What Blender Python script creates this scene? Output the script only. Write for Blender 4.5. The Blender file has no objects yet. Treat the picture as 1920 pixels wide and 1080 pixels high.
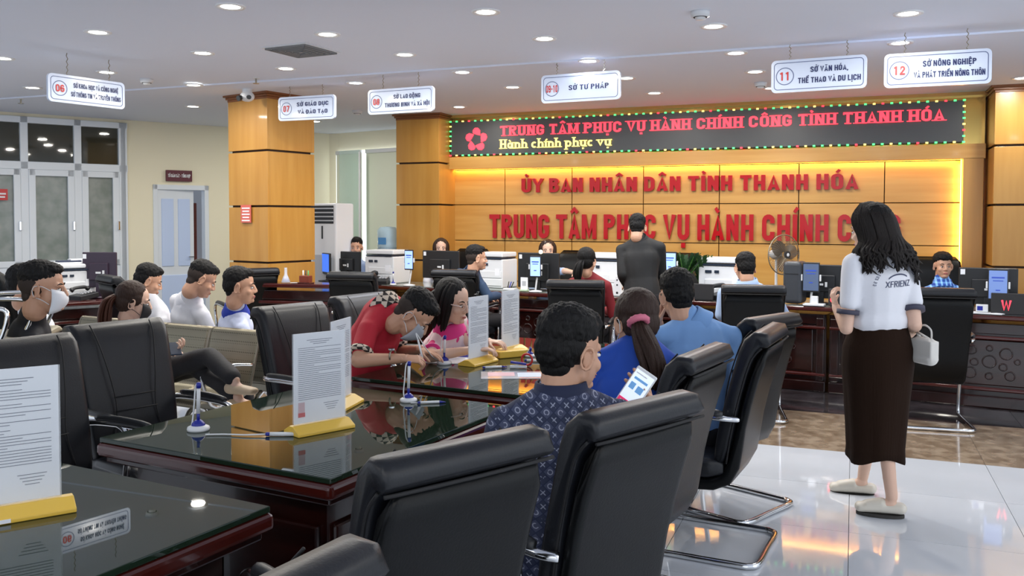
import bpy, bmesh, math, random
from mathutils import Vector, Matrix, noise
from mathutils.bvhtree import BVHTree
random.seed(7)
SC = bpy.context.scene
COL = SC.collection
PI = math.pi
V = Vector

# ------------------------------------------------------------------ camera, world, exposure
F_, YAW, PIT, ROL, CY, EYE = 1640.0, .372, .035, .002, 468.0, 1.55
_f = V((-math.sin(YAW), math.cos(YAW), 0)); _r = V((math.cos(YAW), math.sin(YAW), 0)); _u = V((0, 0, 1))
FWD = _f*math.cos(PIT) - _u*math.sin(PIT); _u2 = _u*math.cos(PIT) + _f*math.sin(PIT)
RGT = _r*math.cos(ROL) + _u2*math.sin(ROL); UPV = _u2*math.cos(ROL) - _r*math.sin(ROL)
cd = bpy.data.cameras.new('camera'); cam = bpy.data.objects.new('camera', cd); COL.objects.link(cam)
cd.sensor_width = 36; cd.lens = F_/1920*36; cd.shift_y = -(540-CY)/1920; cd.clip_start = .05
m = Matrix((RGT, UPV, -FWD)).transposed().to_4x4(); m.translation = V((0, 0, EYE)); cam.matrix_world = m
SC.camera = cam
SC.view_settings.view_transform = 'Standard'; SC.view_settings.look = 'None'
SC.view_settings.gamma = 1; SC.view_settings.use_curve_mapping = False
SC.view_settings.exposure = 0.0
wd = bpy.data.worlds.new('world'); SC.world = wd; wd.use_nodes = True
wd.node_tree.nodes['Background'].inputs[0].default_value = (.80, .88, 1, 1)
wd.node_tree.nodes['Background'].inputs[1].default_value = 1.05
CEIL = 2.9

def area(name, loc, target, sx, sy, power, color=(1, 1, 1), shape='RECTANGLE', spread=PI):
    l = bpy.data.lights.new(name, 'AREA'); l.shape = shape; l.size = sx
    if shape == 'RECTANGLE': l.size_y = sy
    l.energy = power; l.color = color; l.spread = spread
    o = bpy.data.objects.new(name, l); COL.objects.link(o); o.location = loc
    o.rotation_euler = (V(target)-V(loc)).to_track_quat('-Z', 'Y').to_euler()
    return o
# added soft fill lamps behind and right of the viewer, imitating unseen daylight
area('rear_fill_light', (1.2, -3.4, 1.7), (-.6, 4, .9), 5.0, 2.2, 35, (.86, .93, 1))
area('right_fill_light', (5.2, 2.5, 1.7), (0, 4, .9), 4.5, 2.2, 40, (.88, .94, 1))

# ------------------------------------------------------------------ sight helpers (turn a measured direction into a place on a real surface)
def ray(x, y): return FWD + RGT*((x-960)/F_) - UPV*((y-CY)/F_)
def atz(x, y, z): d = ray(x, y); return V((0, 0, EYE)) + d*((z-EYE)/d.z)
def aty(x, y, Y): d = ray(x, y); return V((0, 0, EYE)) + d*(Y/d.y)
def W(x, y, d): return V((0, 0, EYE)) + ray(x, y)*d
def G(x, d, z=0): p = W(x, 468, d); return V((p.x, p.y, z))
def az(a): return math.radians(111.3-a)            # camera azimuth (deg, right positive) -> world angle

# ------------------------------------------------------------------ materials
MATS = {}
def mat(name, col, rough=.5, metal=0, emit=None, es=1, alpha=1, trans=0, ior=1.5, bump=None, coat=0, vary=None, spec=.5, grain=None):
    if name in MATS: return MATS[name]
    m = bpy.data.materials.new(name); m.use_nodes = True; nt = m.node_tree; b = nt.nodes['Principled BSDF']
    def S(k, v):
        if k in b.inputs: b.inputs[k].default_value = v
    S('Base Color', (*col, 1)); S('Roughness', rough); S('Metallic', metal); S('IOR', ior); S('Alpha', alpha)
    S('Transmission Weight', trans); S('Coat Weight', coat); S('Coat Roughness', .06); S('Specular IOR Level', spec)
    if emit: S('Emission Color', (*emit, 1)); S('Emission Strength', es)
    tc = None
    def coord(scale):
        nonlocal tc
        if not tc: tc = nt.nodes.new('ShaderNodeTexCoord')
        mp = nt.nodes.new('ShaderNodeMapping'); mp.inputs['Scale'].default_value = scale
        nt.links.new(tc.outputs['Object'], mp.inputs[0]); return mp.outputs[0]
    if vary:                                        # (other colour, scale xyz, detail)
        n = nt.nodes.new('ShaderNodeTexNoise'); n.inputs['Scale'].default_value = 1; n.inputs['Detail'].default_value = vary[2]
        nt.links.new(coord(vary[1]), n.inputs['Vector'])
        r = nt.nodes.new('ShaderNodeValToRGB'); r.color_ramp.elements[0].position = .35; r.color_ramp.elements[1].position = .65
        r.color_ramp.elements[0].color = (*col, 1); r.color_ramp.elements[1].color = (*vary[0], 1)
        nt.links.new(n.outputs[0], r.inputs[0]); nt.links.new(r.outputs[0], b.inputs['Base Color'])
    if bump:                                        # (scale, strength)
        n = nt.nodes.new('ShaderNodeTexNoise'); n.inputs['Scale'].default_value = 1; n.inputs['Detail'].default_value = 3
        s = bump[0] if isinstance(bump[0], tuple) else (bump[0],)*3
        nt.links.new(coord(s), n.inputs['Vector'])
        bp = nt.nodes.new('ShaderNodeBump'); bp.inputs['Strength'].default_value = bump[1]; bp.inputs['Distance'].default_value = .004
        nt.links.new(n.outputs[0], bp.inputs['Height']); nt.links.new(bp.outputs[0], b.inputs['Normal'])
    MATS[name] = m; return m
def nodes_of(m): return m.node_tree, m.node_tree.nodes['Principled BSDF']

ceiling_m = mat('ceiling_paint', (.76, .80, .90), .85)
wall_m = mat('cream_wall_paint', (.86, .81, .62), .8, bump=(60, .05))
wood_m = mat('golden_wood_veneer', (.43, .205, .035), .32, vary=((.50, .26, .055), (9, 9, .8), 5), coat=.15)
woodh_m = mat('golden_wood_veneer_laid_flat', (.52, .26, .055), .32, vary=((.60, .33, .085), (.8, 9, 12), 5), coat=.15)
woodd_m = mat('brown_wood_moulding', (.22, .075, .02), .35)
gap_m = mat('dark_joint', (.03, .012, .004), .7)
mah_m = mat('dark_mahogany', (.008, .0015, .0012), .2, vary=((.020, .003, .002), (3, 14, 14), 4), coat=.3)
maht_m = mat('mahogany_edge', (.05, .006, .004), .18, coat=.4)
glass_top_m = mat('dark_green_glass_top', (.012, .024, .014), .015, spec=.5, ior=1.5)
white_m = mat('white_plastic', (.72, .74, .76), .4)
pvc_m = mat('white_window_profile', (.74, .80, .86), .35)
leather_m = mat('black_leather', (.0035, .004, .0045), .34, bump=(160, .12), spec=.18)
leather2_m = mat('charcoal_leather', (.008, .009, .012), .38, bump=(160, .12), spec=.36)
seam_m = mat('seam_thread', (.004, .004, .005), .7)
chrome_m = mat('chrome', (.78, .79, .80), .12, 1)
steel_m = mat('perforated_steel', (.30, .27, .21), .34, .85)
black_m = mat('black_plastic', (.012, .013, .015), .4)
blackm_m = mat('matt_black', (.02, .02, .022), .7)
paper_m = mat('white_paper', (.82, .84, .88), .7)
ink_m = mat('printed_ink', (.12, .13, .17), .8)
yellow_m = mat('yellow_plastic', (.78, .50, .07), .35)
blue_m = mat('blue_plastic', (.01, .02, .28), .35)
red_m = mat('red_acrylic_letter', (.42, .002, .006), .22, coat=.25, spec=.3)
redp_m = mat('red_plastic', (.55, .02, .02), .4)
navy_m = mat('navy_print', (.01, .018, .10), .5)
signw_m = mat('white_sign_board', (.60, .68, .84), .25, coat=.4)
def glass(name, col, a, rough=.02):
    return mat(name, col, rough, alpha=a, spec=.6)
clear_m = glass('clear_acrylic', (.85, .9, .95), .16)
frost_m = mat('frosted_pane', (.20, .24, .215), .25, vary=((.30, .33, .31), (6, 6, 6), 2))
darkpane_m = mat('dark_pane', (.040, .042, .030), .03, spec=.8)

# ------------------------------------------------------------------ mesh collector
class M:
    def __init__(s): s.v = []; s.f = []; s.mi = []; s.cur = 0; s.T = None
    def P(s, p):
        p = V(p)
        s.v.append(s.T @ p if s.T else p); return len(s.v)-1
    def face(s, ids): s.f.append(tuple(ids)); s.mi.append(s.cur)
    def box(s, c, d, rz=0, R=None):
        c = V(c); hx, hy, hz = d[0]/2, d[1]/2, d[2]/2
        R = R or Matrix.Rotation(rz, 3, 'Z')
        i = [s.P(c + R @ V((x, y, z))) for z in (-hz, hz) for y in (-hy, hy) for x in (-hx, hx)]
        for q in ((0, 2, 3, 1), (4, 5, 7, 6), (0, 1, 5, 4), (2, 6, 7, 3), (0, 4, 6, 2), (1, 3, 7, 5)): s.face([i[k] for k in q])
        return s
    def quad(s, a, b, c, d): s.face([s.P(p) for p in (a, b, c, d)]); return s
    def rings(s, rings, cap=True, closed=False):
        ids = [[s.P(p) for p in r] for r in rings]; n = len(ids[0])
        for a, b in zip(ids, ids[1:] + ([ids[0]] if closed else [])):
            for k in range(n): s.face((a[k], a[(k+1) % n], b[(k+1) % n], b[k]))
        if cap and not closed:
            s.face(ids[0][::-1]); s.face(ids[-1])
        return s
    def cyl(s, p0, p1, r0, r1=None, n=16):
        p0, p1 = V(p0), V(p1); r1 = r0 if r1 is None else r1
        a = (p1-p0).normalized(); x = a.orthogonal().normalized(); y = a.cross(x)
        return s.rings([[p+(x*math.cos(t*2*PI/n)+y*math.sin(t*2*PI/n))*r for t in range(n)] for p, r in ((p0, r0), (p1, r1))])
    def tube(s, pts, r, n=8, flat=1, closed=False):
        pts = [V(p) for p in pts]; N = len(pts); rs = r if isinstance(r, (list, tuple)) else [r]*N
        rings = []; x = None
        for i, p in enumerate(pts):
            t = (pts[(i+1) % N]-pts[i-1]) if closed else (pts[min(i+1, N-1)]-pts[max(i-1, 0)])
            t = t.normalized() if t.length > 1e-9 else V((0, 0, 1))
            x = t.orthogonal().normalized() if x is None else (x-t*x.dot(t)).normalized()
            y = t.cross(x)
            rings.append([p+(x*math.cos(k*2*PI/n)+y*math.sin(k*2*PI/n)*flat)*rs[i] for k in range(n)])
        return s.rings(rings, closed=closed)
    def lathe(s, prof, c=(0, 0, 0), n=24, axis=None):
        c = V(c); Q = axis.to_track_quat('Z', 'Y').to_matrix() if axis else Matrix.Identity(3)
        return s.rings([[c+Q @ V((r*math.cos(k*2*PI/n), r*math.sin(k*2*PI/n), z)) for k in range(n)] for r, z in prof])
    def ell(s, c, rad, R=None, nu=14, nv=9):
        c = V(c); R = R or Matrix.Identity(3); rings = []
        for j in range(1, nv):
            ph = -PI/2 + PI*j/nv
            rings.append([c+R @ V((rad[0]*math.cos(ph)*math.cos(k*2*PI/nu), rad[1]*math.cos(ph)*math.sin(k*2*PI/nu), rad[2]*math.sin(ph))) for k in range(nu)])
        ids = [[s.P(p) for p in r] for r in rings]
        b = s.P(c-R @ V((0, 0, rad[2]))); t = s.P(c+R @ V((0, 0, rad[2])))
        for a, q in zip(ids, ids[1:]):
            for k in range(nu): s.face((a[k], a[(k+1) % nu], q[(k+1) % nu], q[k]))
        for k in range(nu): s.face((b, ids[0][(k+1) % nu], ids[0][k])); s.face((t, ids[-1][k], ids[-1][(k+1) % nu]))
        return s
    def cone(s, p0, p1, r0, r1, X=None, n=14):          # tapered capsule, r = (a,b) elliptical radii or a number
        p0, p1 = V(p0), V(p1); r0 = r0 if isinstance(r0, tuple) else (r0, r0); r1 = r1 if isinstance(r1, tuple) else (r1, r1)
        a = p1-p0; L = a.length; a = a/L if L > 1e-6 else V((0, 0, 1))
        x = V(X) if X is not None else a.orthogonal(); x = (x-a*x.dot(a))
        x = x.normalized() if x.length > 1e-5 else a.orthogonal().normalized(); y = a.cross(x); rings = []
        def ring(p, ra, rb): rings.append([p+x*math.cos(k*2*PI/n)*ra+y*math.sin(k*2*PI/n)*rb for k in range(n)])
        for k in range(4): q = -PI/2+(k+.35)/4*PI/2; e = min(r0); ring(p0+a*e*math.sin(q), r0[0]*math.cos(q), r0[1]*math.cos(q))
        for k in range(5): t = k/4; ring(p0+a*L*t, r0[0]*(1-t)+r1[0]*t, r0[1]*(1-t)+r1[1]*t)
        for k in range(4): q = (k+.65)/4*PI/2; e = min(r1); ring(p1+a*e*math.sin(q), r1[0]*math.cos(q), r1[1]*math.cos(q))
        return s.rings(rings)
    def prism(s, poly, z0, z1):
        a = [s.P((x, y, z0)) for x, y in poly]; b = [s.P((x, y, z1)) for x, y in poly]; n = len(poly)
        s.face(a[::-1]); s.face(b)
        for k in range(n): s.face((a[k], a[(k+1) % n], b[(k+1) % n], b[k]))
        return s
    def mesh(s, name, mats, smooth=False):
        me = bpy.data.meshes.new(name); me.from_pydata([tuple(p) for p in s.v], [], s.f)
        for m_ in (mats if isinstance(mats, (list, tuple)) else [mats]): me.materials.append(m_)
        if any(s.mi): me.polygons.foreach_set('material_index', s.mi)
        if smooth: me.polygons.foreach_set('use_smooth', [True]*len(s.f))
        me.update(); return me
    def build(s, name, mats, parent=None, smooth=False, bevel=0, seg=2, label=None, kind=None):
        return link(name, s.mesh(name, mats, smooth), parent, bevel, seg, label, kind)
def link(name, me, parent=None, bevel=0, seg=2, label=None, kind=None):
    o = bpy.data.objects.new(name, me); COL.objects.link(o)
    if parent: o.parent = parent
    if bevel:
        b = o.modifiers.new('bevel', 'BEVEL'); b.width = bevel; b.segments = seg; b.limit_method = 'ANGLE'
    if label: o['label'] = label
    if kind: o['kind'] = kind
    return o
def tag(o, label, cat, group=None):
    o['label'] = label; o['category'] = cat
    if group: o['group'] = group
    return o
def thing(name, label, cat, loc=(0, 0, 0), rz=0, group=None):
    o = bpy.data.objects.new(name, None); COL.objects.link(o); o.location = loc; o.rotation_euler = (0, 0, rz)
    o.empty_display_size = .1
    return tag(o, label, cat, group)
def dup(root, loc, rz, label, group=None, drop=()):
    r = root.copy(); COL.objects.link(r); r.location = loc; r.rotation_euler = (0, 0, rz); r['label'] = label
    if group: r['group'] = group
    for ch in list(root.children):
        if ch.name.split('.')[0] in drop: continue
        c = ch.copy(); COL.objects.link(c); c.parent = r
        for g in ch.children:
            d = g.copy(); COL.objects.link(d); d.parent = c
    return r
def smoothpath(pts, k=6):
    pts = [V(p) for p in pts]; out = []
    for i in range(len(pts)-1):
        a, b, c, d = pts[max(i-1, 0)], pts[i], pts[i+1], pts[min(i+2, len(pts)-1)]
        for j in range(k):
            t = j/k; out.append(.5*((2*b)+(c-a)*t+(2*a-5*b+4*c-d)*t*t+(3*b-a-3*c+d)*t**3))
    return out+[pts[-1]]

# ------------------------------------------------------------------ own stroke lettering (condensed block capitals, Vietnamese accents, optional serifs)
import unicodedata
def arc(cx, cy, rx, ry, a0, a1, n=7): return [(cx+rx*math.cos(math.radians(a0+(a1-a0)*k/n)), cy+ry*math.sin(math.radians(a0+(a1-a0)*k/n))) for k in range(n+1)]
def glyph(ch, t):
    """strokes [(points, closed)] and width; cap height 1"""
    L = t/2; B = t/2; T = 1-t/2; w = .54; R = w-t/2; Mx = w/2; r = (R-L)/2; ry = r*.9
    g = {
        'A': [[(.0+L*.8, 0), (Mx, 1.02), (w-L*.8, 0)], [(.13, .27), (w-.13, .27)]],
        'B': [[(L, 0), (L, 1)], [(L, T)]+arc(R-.15, .765, .14, .235-L, 90, -90)+[(L, .53)], [(L, .53)]+arc(R-.13, .265+L/2, .13, .265-L/2, 90, -90)+[(L, B)]],
        'C': [[(R, .66)]+arc(Mx, T-ry, r, ry, 0, 180)+arc(Mx, B+ry, r, ry, 180, 360)+[(R, .34)]],
        'D': [[(L, 0), (L, 1)], [(L, T)]+arc(R-.2, T-.22, .2, .22, 90, 0)+arc(R-.2, B+.22, .2, .22, 0, -90)+[(L, B)]],
        'E': [[(L, 0), (L, 1)], [(L, T), (.46, T)], [(L, .52), (.42, .52)], [(L, B), (.46, B)]],
        'F': [[(L, 0), (L, 1)], [(L, T), (.46, T)], [(L, .52), (.42, .52)]],
        'G': [[(R, .68)]+arc(Mx, T-ry, r, ry, 0, 180)+arc(Mx, B+ry, r, ry, 180, 360)+[(R, .46), (Mx, .46)]],
        'H': [[(L, 0), (L, 1)], [(R, 0), (R, 1)], [(L, .5), (R, .5)]],
        'I': [[(L, 0), (L, 1)]],
        'K': [[(L, 0), (L, 1)], [(L, .35), (w-.07, 1.03)], [(.2, .52), (w-.05, -.03)]],
        'L': [[(L, 0), (L, 1)], [(L, B), (.46, B)]],
        'M': [[(L, 0), (L, 1)], [(L+.01, 1.0), (.36, .12), (.72-L-.01, 1.0)], [(.72-L, 0), (.72-L, 1)]],
        'N': [[(L, 0), (L, 1)], [(L, .98), (R, .02)], [(R, 0), (R, 1)]],
        'O': [arc(Mx, T-ry, r, ry, 0, 180)+arc(Mx, B+ry, r, ry, 180, 360)+[(R, T-ry)]],
        'P': [[(L, 0), (L, 1)], [(L, T)]+arc(R-.14, .73, .14, .27-L, 90, -90)+[(L, .46+L)]],
        'R': [[(L, 0), (L, 1)], [(L, T)]+arc(R-.14, .74, .14, .26-L, 90, -90)+[(L, .48+L)], [(Mx-.02, .5), (R+.01, 0)]],
        'S': [[(R, .72)]+arc(Mx, T-.19, r, .19, 0, 180)+[(L+.05, .6), (R-.05, .42)]+arc(Mx, B+.19, r, .19, 0, -180)+[(L, .28)]],
        'T': [[(Mx, 0), (Mx, 1)], [(0, T), (w, T)]],
        'U': [[(L, 1)]+arc(Mx, B+ry, r, ry, 180, 360)+[(R, 1)]],
        'V': [[(L*.7, 1), (Mx, -.02), (w-L*.7, 1)]],
        'X': [[(.03, -.02), (w-.03, 1.02)], [(.03, 1.02), (w-.03, -.02)]],
        'Y': [[(.03, 1.02), (Mx, .45), (w-.03, 1.02)], [(Mx, 0), (Mx, .48)]],
        'Z': [[(0, T), (R, T), (L, B), (w, B)]],
        'W': [[(.05, 1), (.22, 0), (.40, .9), (.58, 0), (.75, 1)]],
        '0': [arc(Mx, T-ry, r, ry, 0, 180)+arc(Mx, B+ry, r, ry, 180, 360)+[(R, T-ry)]],
        '1': [[(Mx, 0), (Mx, 1)], [(Mx, 1-L*.6), (.06, .78)]],
        '2': [[(L, .72)]+arc(Mx, T-.2, r, .2, 180, 0)+[(R, .62), (L, .12), (L, B), (w, B)]],
        '6': [[(R, .74)]+arc(Mx, T-ry, r, ry, 0, 180)+arc(Mx, B+ry, r, ry, 180, 360)+[(R, .42)]+arc(Mx, .42, r, .14, 0, 180)],
        '7': [[(0, T), (R, T), (.17, 0)]],
        '8': [arc(Mx, T-.21, r*.92, .21, 0, 360, 14), arc(Mx, B+.22, r, .22, 0, 360, 14)],
        '9': [[(L, .26)]+arc(Mx, B+ry, r, ry, 180, 360)+arc(Mx, T-ry, r, ry, 0, 180)+[(L, .58)]+arc(Mx, .58, r, .14, 180, 360)],
        '-': [[(.05, .48), (.33, .48)]], ',': [[(.08, .12), (.03, -.14)]],
        'a': [arc(.24, .33, .24-L, .33-L, 0, 360, 12), [(.46, 0), (.46, .66)]],
        'c': [arc(.26, .33, .26-L, .33-L, 50, 310, 12)], 'i': [[(L, 0), (L, .66)]],
        'h': [[(L, 0), (L, 1)], [(L, .42)]+arc(.25, .42, .25-L, .24-L, 180, 0)+[(.5-L, 0)]],
        'n': [[(L, 0), (L, .66)], [(L, .42)]+arc(.25, .42, .25-L, .24-L, 180, 0)+[(.5-L, 0)]],
        'p': [[(L, -.28), (L, .66)], arc(.27, .33, .27-L, .33-L, 0, 360, 12)],
        'u': [[(L, .66)]+arc(.25, .24, .25-L, .24-L, 180, 360)+[(.5-L, .66)], [(.5-L, 0), (.5-L, .66)]],
        'v': [[(.05, .66), (.25, 0), (.45, .66)]]}
    ww = {'I': t, 'i': t, 'M': .72, 'E': .46, 'L': .46, 'F': .46, '-': .38, ',': .14, 'a': .46+t/2, 'c': .46, 'h': .5, 'n': .5, 'p': .54, 'u': .5, 'v': .5, 'W': .8}
    return g.get(ch, g['O']), ww.get(ch, w)
def letter_shape(ch, t, serif):
    d = unicodedata.normalize('NFD', ch); base = d[0]; dd = base in 'Đ'; base = 'D' if dd else base
    st, w = glyph(base, t); st = [list(s) for s in st]; low = base in 'acinpuv'; th = [t]*len(st); top = .66 if low else 1.0; mx = w/2
    if base == 'i' and len(d) == 1: st.append([(mx, .80), (mx, .80+t)]); th.append(t)
    if dd: st.append([(-.07, .5), (.24, .5)]); th.append(t*.8)
    k = t*.72; y = top+.07; hat = '\u0302' in d or '\u0306' in d
    for c in d[1:]:
        if c == '\u0302': st.append([(mx-.16, y), (mx, y+.15), (mx+.16, y)]); th.append(k)
        if c == '\u0306': st.append(arc(mx, y+.13, .13, .11, 180, 360, 5)); th.append(k)
        if c == '\u0301': q = (.20 if hat else 0); st.append([(mx-.03+q, y+q*.5), (mx+.11+q, y+.18+q*.5)]); th.append(k)
        if c == '\u0300': q = (.20 if hat else 0); st.append([(mx+.03-q, y+q*.5), (mx-.11-q, y+.18+q*.5)]); th.append(k)
        if c == '\u0303': st.append([(mx-.15, y+.03), (mx-.06, y+.11), (mx+.06, y+.03), (mx+.15, y+.11)]); th.append(k)
        if c == '\u0309': q = .17 if hat else 0; st.append([(mx-.06+q, y+.14+q*.5), (mx+q, y+.19+q*.5), (mx+.06+q, y+.13+q*.5), (mx+q, y+.02+q*.5)]); th.append(k*.8)
        if c == '\u0323': st.append([(mx, -.12-t), (mx, -.12)]); th.append(t)
        if c == '\u031b': st.append([(w-t*.4, top-.06), (w+.05, top-.02), (w+.06, top+.12)]); th.append(k)
    bars = []
    if serif:
        for s in st[:len(glyph(base, t)[0])]:
            for x, yy in ((s[0]), (s[-1])):
                if abs(yy) < .03 or abs(yy+.28) < .01: bars.append((x, yy+.035, t*2.3, .07))
                elif abs(yy-top) < .03 or abs(yy-1) < .03: bars.append((x, yy-.035, t*2.3, .07))
        if base == 'T': bars += [(.03, .87, .06, .16), (w-.03, .87, .06, .16)]
    return st, th, bars, w
def put_letter(m_, ch, t, serif, sx, sy, x0, depth, low=-9):
    """into the collector: letter drawn in x/y, thick in z, origin at its left foot"""
    st, th, bars, w = letter_shape(ch, t, serif)
    lay_ = [0]
    def poly(pts):
        lay_[0] += .00025; pts = [V((x0+p[0]*sx, p[1]*sy, lay_[0])) for p in pts]; n = len(pts)
        if depth:
            a = [m_.P(p+V((0, 0, depth))) for p in pts]; b = [m_.P(p) for p in pts]; m_.face(a)
            for k in range(n): m_.face((b[k], b[(k+1) % n], a[(k+1) % n], a[k]))
        else: m_.face([m_.P(p) for p in pts])
    for s, tt in zip(st, th):
        n = len(s); off = []
        for i in range(n):
            a = s[max(i-1, 0)]; b = s[i]; c = s[min(i+1, n-1)]
            d0 = V((b[0]-a[0], b[1]-a[1])); d1 = V((c[0]-b[0], c[1]-b[1]))
            d0 = d0.normalized() if d0.length > 1e-6 else None; d1 = d1.normalized() if d1.length > 1e-6 else None
            d0 = d0 or d1 or V((0, 1)); d1 = d1 or d0; mm = (d0+d1); mm = mm.normalized() if mm.length > .1 else d0
            nn = V((-mm.y, mm.x)); cosv = max(.55, abs(nn.dot(V((-d0.y, d0.x))))); off.append(nn*(tt/2/cosv))
        for i in range(n-1):
            A, Bp = s[i], s[i+1]; o0, o1 = off[i], off[i+1]
            q = [(A[0]-o0.x, A[1]-o0.y), (Bp[0]-o1.x, Bp[1]-o1.y), (Bp[0]+o1.x, Bp[1]+o1.y), (A[0]+o0.x, A[1]+o0.y)]
            if max(A[1], Bp[1]) <= 1.05 and min(A[1], Bp[1]) > -.05: q = [(x, min(max(yy, 0), 1)) for x, yy in q]
            poly(q)
    for x, yy, bw_, bh in bars: poly([(x-bw_/2, yy-bh/2), (x+bw_/2, yy-bh/2), (x+bw_/2, yy+bh/2), (x-bw_/2, yy+bh/2)])
    return w
def layout(txt, t, gap=.11, space=.26):
    out = []; x = 0
    for ch in txt:
        if ch == ' ': x += space; continue
        w = letter_shape(ch, t, False)[3]; out.append((ch, x)); x += w+gap
    return out, x-gap
def text_obj(name, txt, mat_, parent, mtx, size=1, depth=0, bold=0, fit=None, t=.18, serif=False):
    """size = cap height/0.72, centred on x"""
    lay, tot = layout(txt, t); h = size*.72; sx = (fit/tot) if fit else h; m_ = M(); m_.T = mtx
    for ch, x in lay: put_letter(m_, ch, t, serif, sx, h, x*sx-tot*sx/2, depth)
    return m_.build(name, mat_, parent)
def letters(name, txt, mat_, parent, x0, x1, zb, h, Y, depth, t, serif=False):
    """one mesh object per letter, standing proud of a wall that faces -Y"""
    lay, tot = layout(txt, t, .13 if serif else .11); sx = (x1-x0)/tot
    for ch, x in lay:
        m_ = M(); m_.T = Matrix(((1, 0, 0, x0+x*sx), (0, 0, -1, Y), (0, 1, 0, zb), (0, 0, 0, 1)))
        put_letter(m_, ch, t, serif, sx, h, 0, depth); m_.build(name, mat_, parent)
def facing(pos, ang, tilt=0):
    """matrix that stands a flat thing drawn in its own x/y upright at pos, front looking along world angle ang"""
    n = V((math.cos(ang), math.sin(ang), 0)); up = V((0, 0, 1)); x = up.cross(n)
    if tilt: up = (up*math.cos(tilt)-n*math.sin(tilt)); n = x.cross(up)
    mm = Matrix((x, up, n)).transposed().to_4x4(); mm.translation = V(pos); return mm

# ================================================================== THE SETTING
def struct(o, kind='structure'): o['kind'] = kind; return o
floor_white = mat('polished_white_tile', (.66, .69, .74), .045, vary=((.60, .63, .68), (1.5, 1.5, 1.5), 3), coat=.6)
floor_tan = mat('brown_marble_tile', (.20, .135, .085), .12, vary=((.40, .31, .22), (9, 9, 9), 8), coat=.6)
floor_dark = mat('dark_marble_tile', (.018, .016, .018), .1, vary=((.05, .045, .05), (5, 5, 5), 6), coat=.6)
grout_m = mat('grout', (.35, .35, .36), .8)
fl = struct(M().box((-3.5, 5, -.06), (17, 19, .1)).build('floor', grout_m))
def tiles(x0, x1, y0, y1, tx, ty, m_):
    g = .003; me = M().box((0, 0, 0), (tx-g, ty-g, .012)).mesh('tile', m_)
    y = y0
    while y < y1-1e-3:
        h = min(ty, y1-y); x = x0
        while x < x1-1e-3:
            o = bpy.data.objects.new('tile', me); COL.objects.link(o); o.parent = fl; o.location = (x+tx/2, y+h/2, -.006)
            if h < ty-1e-3: o.scale = (1, (h-g)/(ty-g), 1)
            x += tx
        y += ty
tiles(-9.6, 4.8, -.2, 6.2, .8, .8, floor_white)
tiles(-9.6, 4.8, 6.2, 7.4, .8, .6, floor_tan)
tiles(-9.6, 4.8, 7.4, 11.6, 1.2, 1.4, floor_dark)
struct(M().box((-3.5, 2.26, CEIL+.05), (17, 9.74, .1)).build('ceiling', ceiling_m))
cl2 = struct(M().box((-3.5, 10.63, CEIL+.035), (17, 7.0, .1)).build('ceiling_beyond_step', ceiling_m))
cl2.name = 'ceiling'
# back wall
YW = 10.42
bw = struct(M().box((-.9, YW+.2, 1.45), (9.0, .2, 2.9)).build('wall_back', wood_m))
cols = [-4.931, -4.177, -3.276, -2.373, -1.470, -.584, .311, 1.062]
rows = [.18, .75, 1.269, 1.734, 2.187]
struct(M().box((-1.93, YW+.085, 1.2), (6.1, .03, 2.1)).build('trim_1', gap_m, bw))
for i in range(7):
    for j in range(4):
        x0, x1, z0, z1 = cols[i], cols[i+1], rows[j], rows[j+1]
        M().box(((x0+x1)/2, YW+.05, (z0+z1)/2), (x1-x0-.010, .04, z1-z0-.010)).build('panel', woodh_m, bw, bevel=.002)
# raised surround with the warm strip light behind its lip
M().box((-1.93, YW-.06, 2.268), (6.4, .16, .155)).build('surround_rail', woodh_m, bw, bevel=.003)
M().box((-5.03, YW-.06, 1.1), (.19, .16, 2.2)).build('surround_post', wood_m, bw, bevel=.003)
M().box((1.16, YW-.06, 1.1), (.19, .16, 2.2)).build('surround_post', wood_m, bw, bevel=.003)
strip_m = mat('warm_strip_light', (1, .6, .15), .5, emit=(1, .50, .07), es=14)
st = bw
M().box((-1.93, YW+.012, 2.194), (5.98, .012, .008)).build('light_strip', strip_m, st)
M().box((-4.928, YW+.012, 1.45), (.008, .012, 1.48)).build('light_strip', strip_m, st)
M().box((1.058, YW+.012, 1.45), (.008, .012, 1.48)).build('light_strip', strip_m, st)
for nm_, lc, tg, a_, b_, e_ in (('strip_glow_top', (-1.93, YW-.005, 2.185), (-1.93, YW+.035, 2.0), 5.9, .02, 16), ('strip_glow_left', (-4.92, YW-.005, 1.3), (-4.7, YW+.035, 1.3), .02, 1.7, 6), ('strip_glow_right', (1.05, YW-.005, 1.3), (.83, YW+.035, 1.3), .02, 1.7, 6)):
    lo_ = area(nm_, lc, tg, a_, b_, e_, (1, .62, .18))
    z_ = (V(tg)-V(lc)).normalized(); x_ = V((1, 0, 0)) if nm_.endswith('top') else z_.cross(V((0, 0, 1))).normalized(); y_ = (-z_).cross(x_)
    mm_ = Matrix((x_, y_, -z_)).transposed().to_4x4(); mm_.translation = V(lc); lo_.matrix_world = mm_
gold_m = mat('gold_mirror_trim', (.80, .55, .16), .12, .9)
M().box((-1.93, YW+.0, 2.60), (6.4, .08, .51)).build('gold_fascia', gold_m, bw)
M().box((-1.93, YW-.04, 2.875), (6.6, .2, .05)).build('surround_cornice', woodh_m, bw)
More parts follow.
